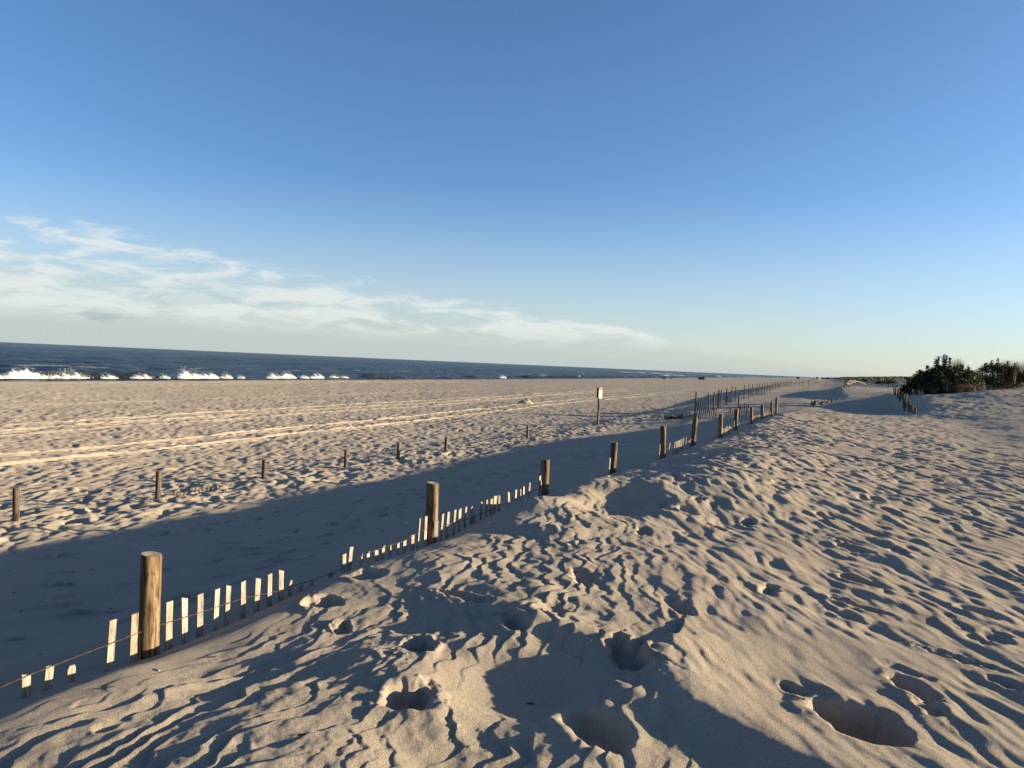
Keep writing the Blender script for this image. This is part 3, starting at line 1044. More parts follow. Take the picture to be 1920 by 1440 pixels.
# ------------------------------------------------------------------ posts, slats, wire
def post_mesh(name, rad, height, seed, mats, seg=28, rings=22, taper=.03, tilt=.05):
    """round driftwood post: uneven, split lengthwise, cut top; origin at the top, body hangs down"""
    r = random.Random(seed)
    bm = bmesh.new()
    ph = [r.uniform(0, 6.28) for _ in range(6)]
    cracks = [(r.uniform(0, 6.28), r.uniform(.07, .15), r.uniform(.06, .15), r.uniform(-.4, .4), r.uniform(0, .6), r.uniform(.6, 1.1)) for _ in range(7)]
    knots = [(r.uniform(0, 6.28), r.uniform(.1, .8), r.uniform(.02, .05)) for _ in range(3)]
    R_ = []
    for i in range(rings):
        t = i / (rings - 1)
        ring = []
        for k in range(seg):
            a = 2 * math.pi * k / seg
            q = rad * (1 + taper * t)
            q *= 1 + .035 * math.sin(2 * a + ph[0] + t) + .025 * math.sin(3 * a + ph[1] - 2 * t) + .015 * math.sin(5 * a + 6 * t + ph[2])
            for ca, wd, dp, tw, t0, t1 in cracks:
                if t0 <= t <= t1:
                    da = (a - ca - tw * t + math.pi) % (2 * math.pi) - math.pi
                    q *= 1 - dp * math.exp(-(da / wd) ** 2) * min(1, (t - t0) * 8 + .3) * min(1, (t1 - t) * 8)
            for ka, kt, kd in knots:
                da = (a - ka + math.pi) % (2 * math.pi) - math.pi
                q *= 1 + kd * math.exp(-(da / .3) ** 2 - ((t - kt) / .05) ** 2)
            if i == 0:
                q *= .955
            zc = -t * height
            if i == 0:
                zc += tilt * rad * math.cos(a + ph[4]) * 2.4 + .004
            if i == 1:
                zc = -.010 + tilt * rad * math.cos(a + ph[4]) * 2.4
            bow = .006 * math.sin(3 * t + ph[3])
            ring.append(bm.verts.new((q * math.cos(a) + bow, q * math.sin(a), zc)))
        R_.append(ring)
    for a, b in zip(R_[:-1], R_[1:]):
        for k in range(seg):
            bm.faces.new((a[k], a[(k + 1) % seg], b[(k + 1) % seg], b[k]))
    c = bm.verts.new((sum(v.co.x for v in R_[0]) / seg, sum(v.co.y for v in R_[0]) / seg, sum(v.co.z for v in R_[0]) / seg - .004))
    for k in range(seg):
        f = bm.faces.new((R_[0][k], c, R_[0][(k + 1) % seg]))
        f.material_index = 1
    bm.faces.new(R_[-1])
    me = bm_mesh(bm, name, mats)
    me.polygons.foreach_set('use_smooth', [p.material_index == 0 for p in me.polygons])
    return me


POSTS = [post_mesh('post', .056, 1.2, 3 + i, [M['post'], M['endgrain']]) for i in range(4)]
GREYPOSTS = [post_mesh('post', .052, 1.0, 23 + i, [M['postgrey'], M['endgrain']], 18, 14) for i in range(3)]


def slat_mesh(seed, top, length=.62, wd=.046, th=.011, mat='slat'):
    """split lath, origin at the top edge; face looks along +x"""
    r = random.Random(seed)
    bm = bmesh.new()
    n = 5
    rows = []
    bow = r.uniform(-.006, .006)
    for i in range(n):
        t = i / (n - 1)
        z = -length * t
        h = wd / 2 * r.uniform(.94, 1.05)
        rows.append([Vector((bow * math.sin(3.1 * t) - th / 2, -h, z)), Vector((bow * math.sin(3.1 * t) - th / 2, h, z)),
                     Vector((bow * math.sin(3.1 * t) + th / 2, h, z)), Vector((bow * math.sin(3.1 * t) + th / 2, -h, z))])
    if top == 'slant':
        k = r.uniform(-.012, .012)
        for i, s in enumerate((-1, 1, 1, -1)):
            rows[0][i].z += k * s
    elif top == 'point':
        for i, s in enumerate((-1, 1, 1, -1)):
            rows[0][i].y *= .35
            rows[0][i].z += .012 * s
            rows[0][i].y += .008
    elif top == 'round':
        for i in range(4):
            rows[0][i].y *= .55
            rows[1][i].z = -.02
    V = [[bm.verts.new(p) for p in row] for row in rows]
    for a, b in zip(V[:-1], V[1:]):
        for k in range(4):
            bm.faces.new((a[k], a[(k + 1) % 4], b[(k + 1) % 4], b[k]))
    bm.faces.new(V[0])
    bm.faces.new(V[-1][::-1])
    bmesh.ops.bevel(bm, geom=[e for e in bm.edges if abs(e.verts[0].co.z - e.verts[1].co.z) > .02], offset=.0012, segments=1, affect='EDGES')
    return bm_mesh(bm, 'slat', M[mat])


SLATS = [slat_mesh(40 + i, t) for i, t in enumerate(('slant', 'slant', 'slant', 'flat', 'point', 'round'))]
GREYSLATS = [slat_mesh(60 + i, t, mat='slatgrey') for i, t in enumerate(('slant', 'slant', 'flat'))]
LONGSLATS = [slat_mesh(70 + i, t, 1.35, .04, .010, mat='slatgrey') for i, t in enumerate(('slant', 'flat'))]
DARKSLATS = [slat_mesh(80 + i, t, .6, .11, .05, mat='dark') for i, t in enumerate(('slant', 'point'))]


def wire_mesh(name, pts, rad=.0016, twist=26, strands=2, sep=.0022, step=.012):
    """two rusty strands twisted round one another"""
    P = [Vector(p) for p in pts]
    out = [P[0]]
    for a, b in zip(P[:-1], P[1:]):
        n = max(2, int((b - a).length / step))
        for i in range(1, n + 1):
            out.append(a.lerp(b, i / n))
    bm = bmesh.new()
    L = 0
    for s in range(strands):
        q = []
        L = 0
        for i, p in enumerate(out):
            if i:
                L += (p - out[i - 1]).length
            a = L * twist * 2 + s * math.pi
            q.append(p + Vector((sep * math.cos(a), 0, sep * math.sin(a) + .0015 * math.sin(L * 9))))
        add_tube(bm, q, rad, 4)
    return bm_mesh(bm, name, M['rust'], True)


FENCE_DIR = COAST


def build_front_fence():
    root = empty('sand_fence', (*XY(float(fence_u(3.2)), 3.2), 1.2),
                 'half-buried slat sand fence with round posts along the edge of the near dune', 'fence')
    inv = Vector(root.location)

    def put(name, me, x, y, z, rot):
        return obj(name, me, root, (x - inv.x, y - inv.y, z - inv.z), rot)
    posts = [(3.24, 1.81), (6.27, 1.852), (9.33, 1.762), (12.25, 1.78), (15.3, 1.875), (18.53, 1.888), (21.25, 1.884), (24.2, 1.934), (27.72, 1.861), (30.33, 1.881), (33.8, 1.865), (35.95, 2.0)]
    leans = [-.6, .6, 0, .3, 2.6, 2.4, 1.8, .2, 1.2, 1.0, .8, .6]
    for i, (v, zt) in enumerate(posts):
        x, y = XY(float(fence_u(v)), v)
        put('post', POSTS[i % 4], x, y, zt, (R(rnd.uniform(-1, 1)), R(leans[i]), rnd.uniform(0, 6.28) if i > 1 else 1.1 + 2 * i))
    S = [(2.52, 1.366, -2), (2.64, 1.37, 6), (2.76, 1.33, 0), (3.0, 1.498, 4), (3.13, 1.497, 0), (3.365, 1.503, -1), (3.48, 1.493, -1), (3.59, 1.491, -1), (3.72, 1.489, -1), (3.82, 1.486, 0),
         (3.94, 1.486, -1), (4.07, 1.475, 0), (4.18, 1.479, -1), (4.3, 1.476, 0), (4.4, 1.381, 0), (4.5, 1.321, -2), (4.62, 1.331, -2), (4.84, 1.333, 9), (4.99, 1.45, -1), (5.08, 1.487, 6),
         (5.2, 1.401, -1), (5.3, 1.401, 1), (5.4, 1.399, 0), (5.51, 1.408, 0), (5.6, 1.399, -2), (5.72, 1.396, 0), (5.83, 1.399, 0), (5.94, 1.427, 1), (6.05, 1.557, 2), (6.15, 1.56, -1),
         (6.48, 1.528, 1), (6.6, 1.528, 1), (6.74, 1.526, 0), (6.86, 1.516, 1), (7.0, 1.513, 0), (7.12, 1.498, 0), (7.18, 1.40, 30), (7.39, 1.503, 2), (7.51, 1.51, 0), (7.62, 1.505, 0),
         (7.73, 1.518, 0), (7.77, 1.515, 1), (7.84, 1.509, 0), (8.12, 1.509, -1), (8.36, 1.505, 0), (8.49, 1.493, -1), (8.6, 1.511, 0), (8.8, 1.533, 0), (9.15, 1.514, -22), (9.17, 1.573, 2),
         (9.84, 1.282, 0), (11.25, 1.259, 0), (11.34, 1.267, 1), (11.48, 1.266, 0), (11.7, 1.28, -1), (11.82, 1.283, 0), (11.96, 1.282, 0), (12.06, 1.533, -2), (12.46, 1.294, -1), (12.56, 1.295, -1),
         (14.95, 1.303, 3), (15.12, 1.526, 0), (15.72, 1.258, 0), (15.9, 1.241, 4), (16.02, 1.485, 4), (16.37, 1.339, 0), (16.5, 1.473, 4), (16.61, 1.46, 3), (16.72, 1.468, 2), (16.83, 1.47, 3), (16.95, 1.472, 3),
         (17.08, 1.484, 4), (17.19, 1.48, 3), (17.29, 1.487, 3), (17.4, 1.49, 2), (17.5, 1.491, 2), (17.64, 1.498, 2), (17.87, 1.332, 5), (18.07, 1.374, 0), (18.21, 1.42, 0), (19.02, 1.244, 3), (19.19, 1.237, 3),
         (19.42, 1.227, 1), (20.58, 1.231, -3), (20.8, 1.523, 6), (24.84, 1.472, -1), (25.38, 1.372, 3), (25.8, 1.463, 3), (26.82, 1.424, -22), (27.12, 1.444, 3), (23.49, 1.537, 3), (23.84, 1.565, 0)]
    for a, b, zt in ((21.5, 23.25, 1.46), (28.2, 29.95, 1.53), (31.0, 33.5, 1.49)):
        v = a
        while v < b:
            S.append((v, zt + rnd.uniform(-.035, .035), rnd.gauss(0, 1.5)))
            v += rnd.uniform(.105, .125)
    facing = math.atan2(DN[1], DN[0])
    for i, (v, zt, lean) in enumerate(S):
        x, y = XY(float(fence_u(v)) + rnd.uniform(-.006, .006) + (.0 if abs(lean) < 15 else .02), v)
        me = SLATS[rnd.choice((0, 0, 1, 1, 2, 3, 3))]
        if v in (2.76, 4.4):
            me = SLATS[5]
        if v in (5.2, 5.6, 9.84):
            me = SLATS[4]
        put('slat', me, x, y, zt, (R(-lean + rnd.gauss(0, .7)), R(rnd.gauss(0, 1.5)), facing + R(rnd.gauss(0, 5))))
    # the lath tied in front of the second post, and the broken chip at the third
    x, y = XY(float(fence_u(6.27)) + .058, 6.25)
    put('slat', SLATS[1], x, y, 1.505, (R(1), R(2), facing - .6))
    x, y = XY(float(fence_u(9.33)) + .066, 9.33)
    put('slat', SLATS[4], x, y, 1.345, (R(-4), R(3), facing - .5))
    # wire
    W = [(1.0, 1.34), (1.8, 1.35), (2.3, 1.352), (2.52, 1.362), (2.64, 1.366), (2.8, 1.372), (3.0, 1.376), (3.13, 1.378), (3.36, 1.38), (3.6, 1.377), (3.94, 1.372), (4.3, 1.338), (4.4, 1.343), (4.62, 1.332), (4.84, 1.334),
         (4.99, 1.345), (5.08, 1.362), (5.2, 1.392), (5.5, 1.402), (5.83, 1.402), (6.03, 1.438), (6.16, 1.44)]
    W2 = [(6.36, 1.42), (6.48, 1.406), (6.74, 1.40), (7.0, 1.386), (7.12, 1.38), (7.39, 1.388), (7.62, 1.388), (7.84, 1.392), (8.12, 1.395), (8.6, 1.40), (8.8, 1.41), (9.05, 1.41), (9.22, 1.43)]
    W3 = [(9.42, 1.35), (9.7, 1.295), (9.84, 1.283), (10.2, 1.262), (10.6, 1.258), (11.0, 1.262), (11.25, 1.262), (11.5, 1.29), (11.96, 1.40), (12.15, 1.44)]
    W4 = [(14.9, 1.30), (15.2, 1.42)]
    W5 = [(15.4, 1.40), (16, 1.37), (17, 1.37), (18.4, 1.40)]
    W6 = [(18.6, 1.36), (19.3, 1.25), (20.0, 1.235), (20.6, 1.25), (21.2, 1.40)]
    W7 = [(21.3, 1.38), (24.1, 1.42), (27.6, 1.38), (30.3, 1.42), (33.8, 1.40), (35.9, 1.42)]
    for k, w in enumerate((W, W2, W3, W4, W5, W6, W7)):
        pts = []
        for v, z in w:
            x, y = XY(float(fence_u(v)) + .009, v)
            pts.append((x - inv.x, y - inv.y, z - inv.z))
        obj('wire', wire_mesh('wire', pts, step=.012 if k < 3 else .05, rad=.0016 if k < 3 else .0028), root)
    # tie loops round the two nearest posts
    for v, z, r_ in ((6.27, 1.425, .060), (9.33, 1.42, .060)):
        x, y = XY(float(fence_u(v)), v)
        pts = [(x - inv.x + r_ * math.cos(a), y - inv.y + r_ * math.sin(a), z - inv.z + .008 * math.sin(a)) for a in np.linspace(0, 2 * math.pi, 20)]
        obj('tie_wire', wire_mesh('tie_wire', pts, .0022, 0, 1, 0), root)
    return root


build_front_fence()


def build_row_posts():
    rows = [(-12.28, 8.42, .61, 'weathered round post at the left edge of the photo, beyond the shaded hollow', 1.5),
            (-12.24, 11.28, .56, 'thick weathered post standing just left of the buried slat remains', 0),
            (-12.3, 14.43, .48, 'weathered post just right of the buried slat remains', 0),
            (-12.01, 17.37, .48, 'short post midway along the seaward row, third right of the slat remains counting back from the sign', .6),
            (-11.8, 19.78, .51, 'short post in the seaward row directly left of the one on the small sand lip', 0),
            (-11.67, 22.62, .46, 'short dark post standing on a small sand lip above the shaded hollow', 1),
            (-11.21, 28.96, .52, 'lone thin post nearest to the white and red sign', 0)]
    rows[3] = rows[3][:3] + ('short post in the middle of the seaward row, fourth from the left',) + rows[3][4:]
    rows[4] = rows[4][:3] + ('short post in the seaward row, fifth from the left',) + rows[4][4:]
    for i, (u, v, h, lab, lean) in enumerate(rows):
        x, y = XY(u, v)
        g = macro(np.array([x]), np.array([y]))[0]
        o = empty('fence_post', (x, y, ground_z(x, y)), lab, 'post', 'posts of the seaward row')
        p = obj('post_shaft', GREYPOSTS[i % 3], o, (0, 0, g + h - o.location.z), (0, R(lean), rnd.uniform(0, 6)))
    # what is left of the slats between the second and third post
    x0, y0 = XY(-12.25, 11.9)
    root = empty('fence_remains', (x0, y0, ground_z(x0, y0)), 'short row of broken slat tips poking out of a sand bank behind the near fence', 'fence')
    facing = math.atan2(DN[1], DN[0])
    for v, h, ln in ((11.72, .12, 4), (11.86, .07, 2), (12.03, .08, 40), (12.28, .13, -4), (12.40, .08, 0), (12.52, .15, 9), (12.64, .16, 2), (12.76, .06, 0), (12.9, .07, -3), (13.35, .11, 8), (13.37, .09, -14)):
        x, y = XY(-12.25, v)
        obj('slat', GREYSLATS[rnd.randrange(3)], root, (x - x0, y - y0, ground_z(x, y) + h - root.location.z), (R(-ln), R(rnd.gauss(0, 3)), facing + R(rnd.gauss(0, 8))))
    pts = []
    for v in np.linspace(11.4, 14.3, 16):
        x, y = XY(-12.25, v)
        pts.append((x - x0, y - y0, ground_z(x, y) + .06 + .02 * math.sin(v * 5) - root.location.z))
    obj('wire', wire_mesh('wire', pts, .0025, 10, 1, 0, .08), root)


def build_sign():
    x, y = XY(-10.83, 38.05)
    z0 = ground_z(x, y)
    root = empty('sign_post', (x, y, z0), 'wooden post with a small white notice board topped in red', 'sign', None, R(38))
    bm = bmesh.new()
    add_box(bm, (0, 0, .55), (.095, .095, 2.5))
    bmesh.ops.bevel(bm, geom=bm.edges[:], offset=.006, segments=1, affect='EDGES')
    obj('post_shaft', bm_mesh(bm, 'post_shaft', M['postgrey']), root)

    def board(z0_, z1, mat, name, d, top=False):
        bm = bmesh.new()
        w = .125
        c = .045
        prof = [(-w, z1), (w, z1), (w, z0_ + c), (w - c, z0_), (-w + c, z0_), (-w, z0_ + c)] if not top else [(-w, z0_), (w, z0_), (w, z1 - .02), (w - .03, z1), (-w + .03, z1), (-w, z1 - .02)]
        f = [bm.verts.new((px_, -d, pz)) for px_, pz in prof]
        b = [bm.verts.new((px_, d, pz)) for px_, pz in prof]
        bm.faces.new(f)
        bm.faces.new(b[::-1])
        for i in range(len(prof)):
            j = (i + 1) % len(prof)
            bm.faces.new((f[j], f[i], b[i], b[j]))
        return obj(name, bm_mesh(bm, name, M[mat]), root, (0, -.065, 0))
    board(1.36, 1.79, 'white', 'notice_board', .022)
    board(1.793, 1.95, 'red', 'red_panel', .022, True)
    bm = bmesh.new()
    add_box(bm, (0, .062, 1.66), (.23, .03, .54))
    obj('back_board', bm_mesh(bm, 'back_board', M['dark']), root)


def far_post_mesh(seed, h=1.9):
    r = random.Random(seed)
    bm = bmesh.new()
    pts = [(r.uniform(-.01, .01), r.uniform(-.01, .01), -h * t) for t in np.linspace(0, 1, 5)]
    add_tube(bm, pts, [.040, .042, .044, .045, .046], 8)
    return bm_mesh(bm, 'post', M['postgrey'], False)


FARPOSTS = [far_post_mesh(i) for i in range(3)]


def build_far_fence():
    vs_ = [41, 60, 80, 110, 135, 150, 157, 168]
    us_ = [-6.35, -6.45, -6.4, -6.0, -5.4, -3.5, 0, 4]
    x0, y0 = XY(-6.35, 41)
    root = empty('sand_fence', (x0, y0, ground_z(x0, y0)), 'tall post and wire fence running away down the beach, slat panel at its near end', 'fence')
    zr = root.location.z

    def loc(u, v, z):
        x, y = XY(u, v)
        return (x - x0, y - y0, z - zr)
    pv = [41, 46, 48.3, 50.6, 52.1, 55.1, 58.5, 61.0, 67.7, 71.6, 75, 80, 82.5, 85.5, 88.5, 92, 96, 100, 104, 108, 113, 118, 123, 129, 135, 139, 143, 147, 151, 157, 162, 167]
    tops = {41: 1.95, 46: 1.83}
    line = []
    for i, v in enumerate(pv):
        u = float(np.interp(v, vs_, us_))
        x, y = XY(u, v)
        g = ground_z(x, y)
        zt = tops.get(v, max(float(np.interp(v, [46, 58, 80, 130, 170], [1.80, 2.02, 2.08, 2.38, 2.25])), g + 1.0)) + rnd.uniform(-.05, .05)
        obj('post', FARPOSTS[i % 3], root, loc(u, v, zt), (R(rnd.gauss(0, 1.2)), R(rnd.gauss(0, 1.2)), rnd.uniform(0, 6)))
        line.append((u, v, g, zt))
    for fr in (.35, .8):
        pts = [loc(u, v, g + (zt - g) * fr) for u, v, g, zt in line]
        obj('wire', wire_mesh('wire', pts, .004, 0, 1, 0, 2.0), root)
    facing = math.atan2(DN[1], DN[0])
    # distant slats seen between the posts
    v = 96.0
    while v < 167:
        u = float(np.interp(v, vs_, us_))
        x, y = XY(u, v)
        obj('slat', LONGSLATS[rnd.randrange(2)], root, loc(u, v, ground_z(x, y) + .75 + rnd.uniform(-.15, .1)), (R(rnd.gauss(0, 4)), 0, facing + rnd.uniform(-.3, .3)))
        v += rnd.uniform(.55, .95)
    # cross panel at the near end
    face2 = math.atan2(DV[1], DV[0]) + math.pi
    pa, pb = np.array(XY(-6.35, 41)), np.array(XY(-3.65, 41.6))
    for k in range(27):
        t = (k + .6) / 27
        p = pa + (pb - pa) * t
        g = ground_z(*p)
        if t < .40:
            zt = 1.50 - .42 * t / .40 + .02
            lean = -7
        elif t < .55:
            continue
        elif t < .78:
            zt = g + .33 + rnd.uniform(-.06, .06)
            lean = 0
        else:
            zt = g + .62 + rnd.uniform(-.12, .1)
            lean = rnd.uniform(-9, 3)
        obj('slat', LONGSLATS[k % 2], root, (p[0] - x0, p[1] - y0, zt - zr), (R(lean + rnd.gauss(0, 1)), 0, face2))
    q = pa + (pb - pa) * .80
    obj('post', FARPOSTS[1], root, (q[0] - x0, q[1] - y0, 1.78 - zr), (0, R(2), 1))
    for zz in (.3, .62):
        pts = []
        for t in np.linspace(0, 1, 8):
            p = pa + (pb - pa) * t
            pts.append((p[0] - x0, p[1] - y0, ground_z(*p) + zz * (1 - .3 * t) - zr))
        obj('wire', wire_mesh('wire', pts, .003, 0, 1, 0, .4), root)


def build_right_row():
    x0, y0 = XY(4.2, 42.9)
    root = empty('sand_fence', (x0, y0, ground_z(x0, y0)), 'row of stubby pale posts climbing the dune towards the dark bushes', 'fence')
    zr = root.location.z
    P = [(4.18, 42.6, .36), (4.22, 44.6, .42), (4.28, 47, .48), (4.34, 49.4, .75), (4.40, 51.6, .55), (4.55, 56, .75), (4.62, 58.5, .6), (4.85, 63.5, .7), (4.95, 66.5, .75)]
    for i, (u, v, h) in enumerate(P):
        x, y = XY(u, v)
        obj('post', GREYPOSTS[i % 3], root, (x - x0, y - y0, max(ground_z(x, y), ground_z(*XY(u + .35, v))) + h * .72 - zr), (R(rnd.gauss(0, 1.5)), R(rnd.gauss(1, 1.5)), rnd.uniform(0, 6)))
    facing = math.atan2(DN[1], DN[0])
    for i in range(70):
        v = 43 + 24 * i / 70
        if rnd.random() < .25:
            continue
        u = float(np.interp(v, [p[1] for p in P], [p[0] for p in P])) + .10
        x, y = XY(u, v)
        obj('slat', GREYSLATS[i % 3], root, (x - x0, y - y0, max(ground_z(x, y), ground_z(*XY(u + .3, v))) + rnd.uniform(.0, .2) - zr), (R(rnd.gauss(0, 3)), 0, facing))


def build_broken_fence():
    x0, y0 = XY(2.0, 82)
    root = empty('broken_fence', (x0, y0, ground_z(x0, y0)), 'collapsed bleached fence slats tumbled down the lit edge of the middle dune', 'fence')
    zr = root.location.z
    r = random.Random(5)
    for i in range(30):
        t = i / 29
        u, v = 1.7 + .8 * t + r.uniform(-.25, .25), 80 + 17 * t
        x, y = XY(u, v)
        obj('slat', SLATS[i % 4], root, (x - x0, y - y0, ground_z(x, y) + r.uniform(.25, .65) - zr), (R(r.gauss(0, 38)), R(r.gauss(0, 20)), r.uniform(0, 6)))
    for k in range(6):
        t = k / 5
        x, y = XY(1.7 + .9 * t, 80.5 + 16 * t)
        obj('post', FARPOSTS[k % 3], root, (x - x0, y - y0, ground_z(x, y) + r.uniform(.6, 1.05) - zr), (R(r.gauss(0, 14)), R(r.gauss(8, 10)), r.uniform(0, 6)))
    for (ua, va, za, ub, vb, zb, sag) in ((1.9, 83, .4, 2.4, 90, .7, .1), (2.4, 90, .65, 4.2, 95, .3, -.08), (2.0, 85, .3, 3.0, 91, .5, -.05)):
        bm = bmesh.new()
        pts = []
        for t in np.linspace(0, 1, 10):
            x, y = XY(ua + (ub - ua) * t, va + (vb - va) * t)
            pts.append((x - x0, y - y0, ground_z(x, y) + za + (zb - za) * t - sag * math.sin(math.pi * t) - zr))
        add_tube(bm, pts, .032, 6)
        obj('fallen_rail', bm_mesh(bm, 'fallen_rail', M['slat']), root)
    # dark stumps of an older buried fence in the hollow
    x0, y0 = XY(-.1, 56)
    root = empty('buried_fence', (x0, y0, ground_z(x0, y0)), 'dark tips of a buried fence leaning out of the shaded hollow', 'fence')
    zr = root.location.z
    for i in range(13):
        t = i / 12
        u, v = -.9 + 1.3 * t + r.uniform(-.1, .1), 53 + 9 * t
        x, y = XY(u, v)
        obj('stump', DARKSLATS[i % 2], root, (x - x0, y - y0, ground_z(x, y) + r.uniform(.14, .34) - zr), (R(r.gauss(0, 25)), R(r.gauss(0, 22)), r.uniform(0, 6)))


build_row_posts()
build_sign()
build_far_fence()
build_right_row()
build_broken_fence()


# ------------------------------------------------------------------ plants
def leaves_mesh(name, pts, nrm, size, tint, mat, aspect=.5):
    """one small folded leaf per point"""
    n = len(pts)
    V = np.zeros((n, 4, 3))
    nrm = nrm / np.linalg.norm(nrm, axis=1, keepdims=True)
    rv = rng.normal(size=(n, 3))
    t = np.cross(nrm, rv)
    t /= np.linalg.norm(t, axis=1, keepdims=True)
    b = np.cross(nrm, t)
    L = (size * rng.uniform(.7, 1.3, n))[:, None]
    V[:, 0] = pts
    V[:, 1] = pts + t * L * .5 + b * L * aspect * .5 + nrm * L * .08
    V[:, 2] = pts + t * L
    V[:, 3] = pts + t * L * .5 - b * L * aspect * .5 + nrm * L * .08
    me = bpy.data.meshes.new(name)
    idx = np.arange(n * 4).reshape(n, 4)
    me.from_pydata(V.reshape(-1, 3).tolist(), [], idx.tolist())
    a = me.attributes.new('tint', 'FLOAT', 'POINT')
    a.data.foreach_set('value', np.repeat(np.clip(tint, 0, 1), 4).astype(np.float32))
    me.materials.append(M[mat])
    return me


def blades_mesh(name, base, n, hgt, lean, wid, mat, spread, tint=(.2, .9)):
    """grass blades: base is a list of (x, y, z)"""
    V, F, T = [], [], []
    for _ in range(n):
        bx, by, bz = base[rnd.randrange(len(base))]
        bx += rnd.gauss(0, spread)
        by += rnd.gauss(0, spread)
        h = hgt * rnd.uniform(.5, 1.1)
        a = rnd.uniform(0, 6.28)
        l = lean * rnd.uniform(.3, 1.2) * h
        dx, dy = math.cos(a), math.sin(a)
        px_, py_ = -dy * wid, dx * wid
        i = len(V)
        V += [(bx - px_, by - py_, bz), (bx + px_, by + py_, bz), (bx + dx * l * .4 + px_ * .7, by + dy * l * .4 + py_ * .7, bz + h * .6),
              (bx + dx * l * .4 - px_ * .7, by + dy * l * .4 - py_ * .7, bz + h * .6), (bx + dx * l, by + dy * l, bz + h)]
        F += [(i, i + 1, i + 2, i + 3), (i + 3, i + 2, i + 4)]
        T += [rnd.uniform(*tint)] * 5
    me = bpy.data.meshes.new(name)
    me.from_pydata(V, [], F)
    at = me.attributes.new('tint', 'FLOAT', 'POINT')
    at.data.foreach_set('value', T)
    me.materials.append(M[mat])
    return me


def shrub(label, loc, clumps, nleaf, size, mat, shoots=(), stems=9, seed=0):
    """clumps: (dx, dy, dz, rx, rz); leaves grow on the shell of each clump and thin out inwards"""
    r = np.random.default_rng(seed)
    o = empty('shrub', loc, label, 'shrub')
    P, Nn, T = [], [], []
    tot = sum(c[3] ** 2 for c in clumps)
    for (cx, cy, cz, rx, rz) in clumps:
        n = int(nleaf * rx * rx / tot)
        d = r.normal(size=(n, 3))
        d /= np.linalg.norm(d, axis=1, keepdims=True)
        d[:, 2] = np.where(d[:, 2] < -.3, -d[:, 2], d[:, 2])
        rad = r.uniform(.45, 1.0, n) ** .6
        lump = 1 + .25 * perlin(d[:, 0] * 3 + cx * 5, d[:, 2] * 3 + cy * 7, 90 + seed) + .15 * r.normal(size=n) * (r.random(n) < .3)
        k = (rad * lump)[:, None]
        p = np.array([cx, cy, cz]) + d * k * np.array([rx, rx, rz])
        P.append(p)
        Nn.append(d + r.normal(size=(n, 3)) * .7 + np.array([0, 0, .4]))
        T.append(.45 + .35 * perlin(p[:, 0] * 2.5, p[:, 2] * 2.5 + p[:, 1], 95 + seed) + .22 * r.normal(size=n))
    bm = bmesh.new()
    for (cx, cy, z0, z1, sp) in shoots:
        n = int(90 * (z1 - z0) / .5)
        zz = r.uniform(0, 1, n)
        p = np.stack([cx + sp * zz + r.normal(0, .035, n), cy + r.normal(0, .035, n), z0 + (z1 - z0) * zz], 1)
        P.append(p)
        Nn.append(r.normal(size=(n, 3)) + np.array([0, 0, .6]))
        T.append(.4 + .25 * r.normal(size=n))
        add_tube(bm, [(cx, cy, z0 - .3), (cx + sp, cy, z1)], [.014, .004], 5)
    for k in range(stems):
        c = clumps[k % len(clumps)]
        bx, by = c[0] * .7 + r.normal(0, .1), c[1] * .7 + r.normal(0, .1)
        mid = (bx * .6 + c[0] * .4 + r.normal(0, .1), by * .6 + c[1] * .4, c[2] * .5)
        gb = ground_z(loc[0] + bx, loc[1] + by) - loc[2] - .1
        add_tube(bm, [(bx, by, gb), mid, (c[0], c[1], c[2] + c[4] * .5)], [.045, .03, .012], 6)
    obj('stems', bm_mesh(bm, 'stems', M['bark']), o)
    obj('foliage', leaves_mesh('foliage', np.concatenate(P), np.concatenate(Nn), size, np.concatenate(T), mat), o)
    return o


def grass_clump(name, label, u, v, n, h, mat, spread, patch=.5, lean=.35, cat='grass', wid=.006, tint=(.2, .9)):
    x, y = XY(u, v)
    z = ground_z(x, y)
    base = []
    for _ in range(40):
        a, b = rnd.gauss(0, patch), rnd.gauss(0, patch)
        base.append((a, b, ground_z(x + a, y + b) - z - .02))
    o = obj(name, blades_mesh(name, base, n, h, lean, wid, mat, spread, tint), None, (x, y, z))
    return tag(o, label, cat)


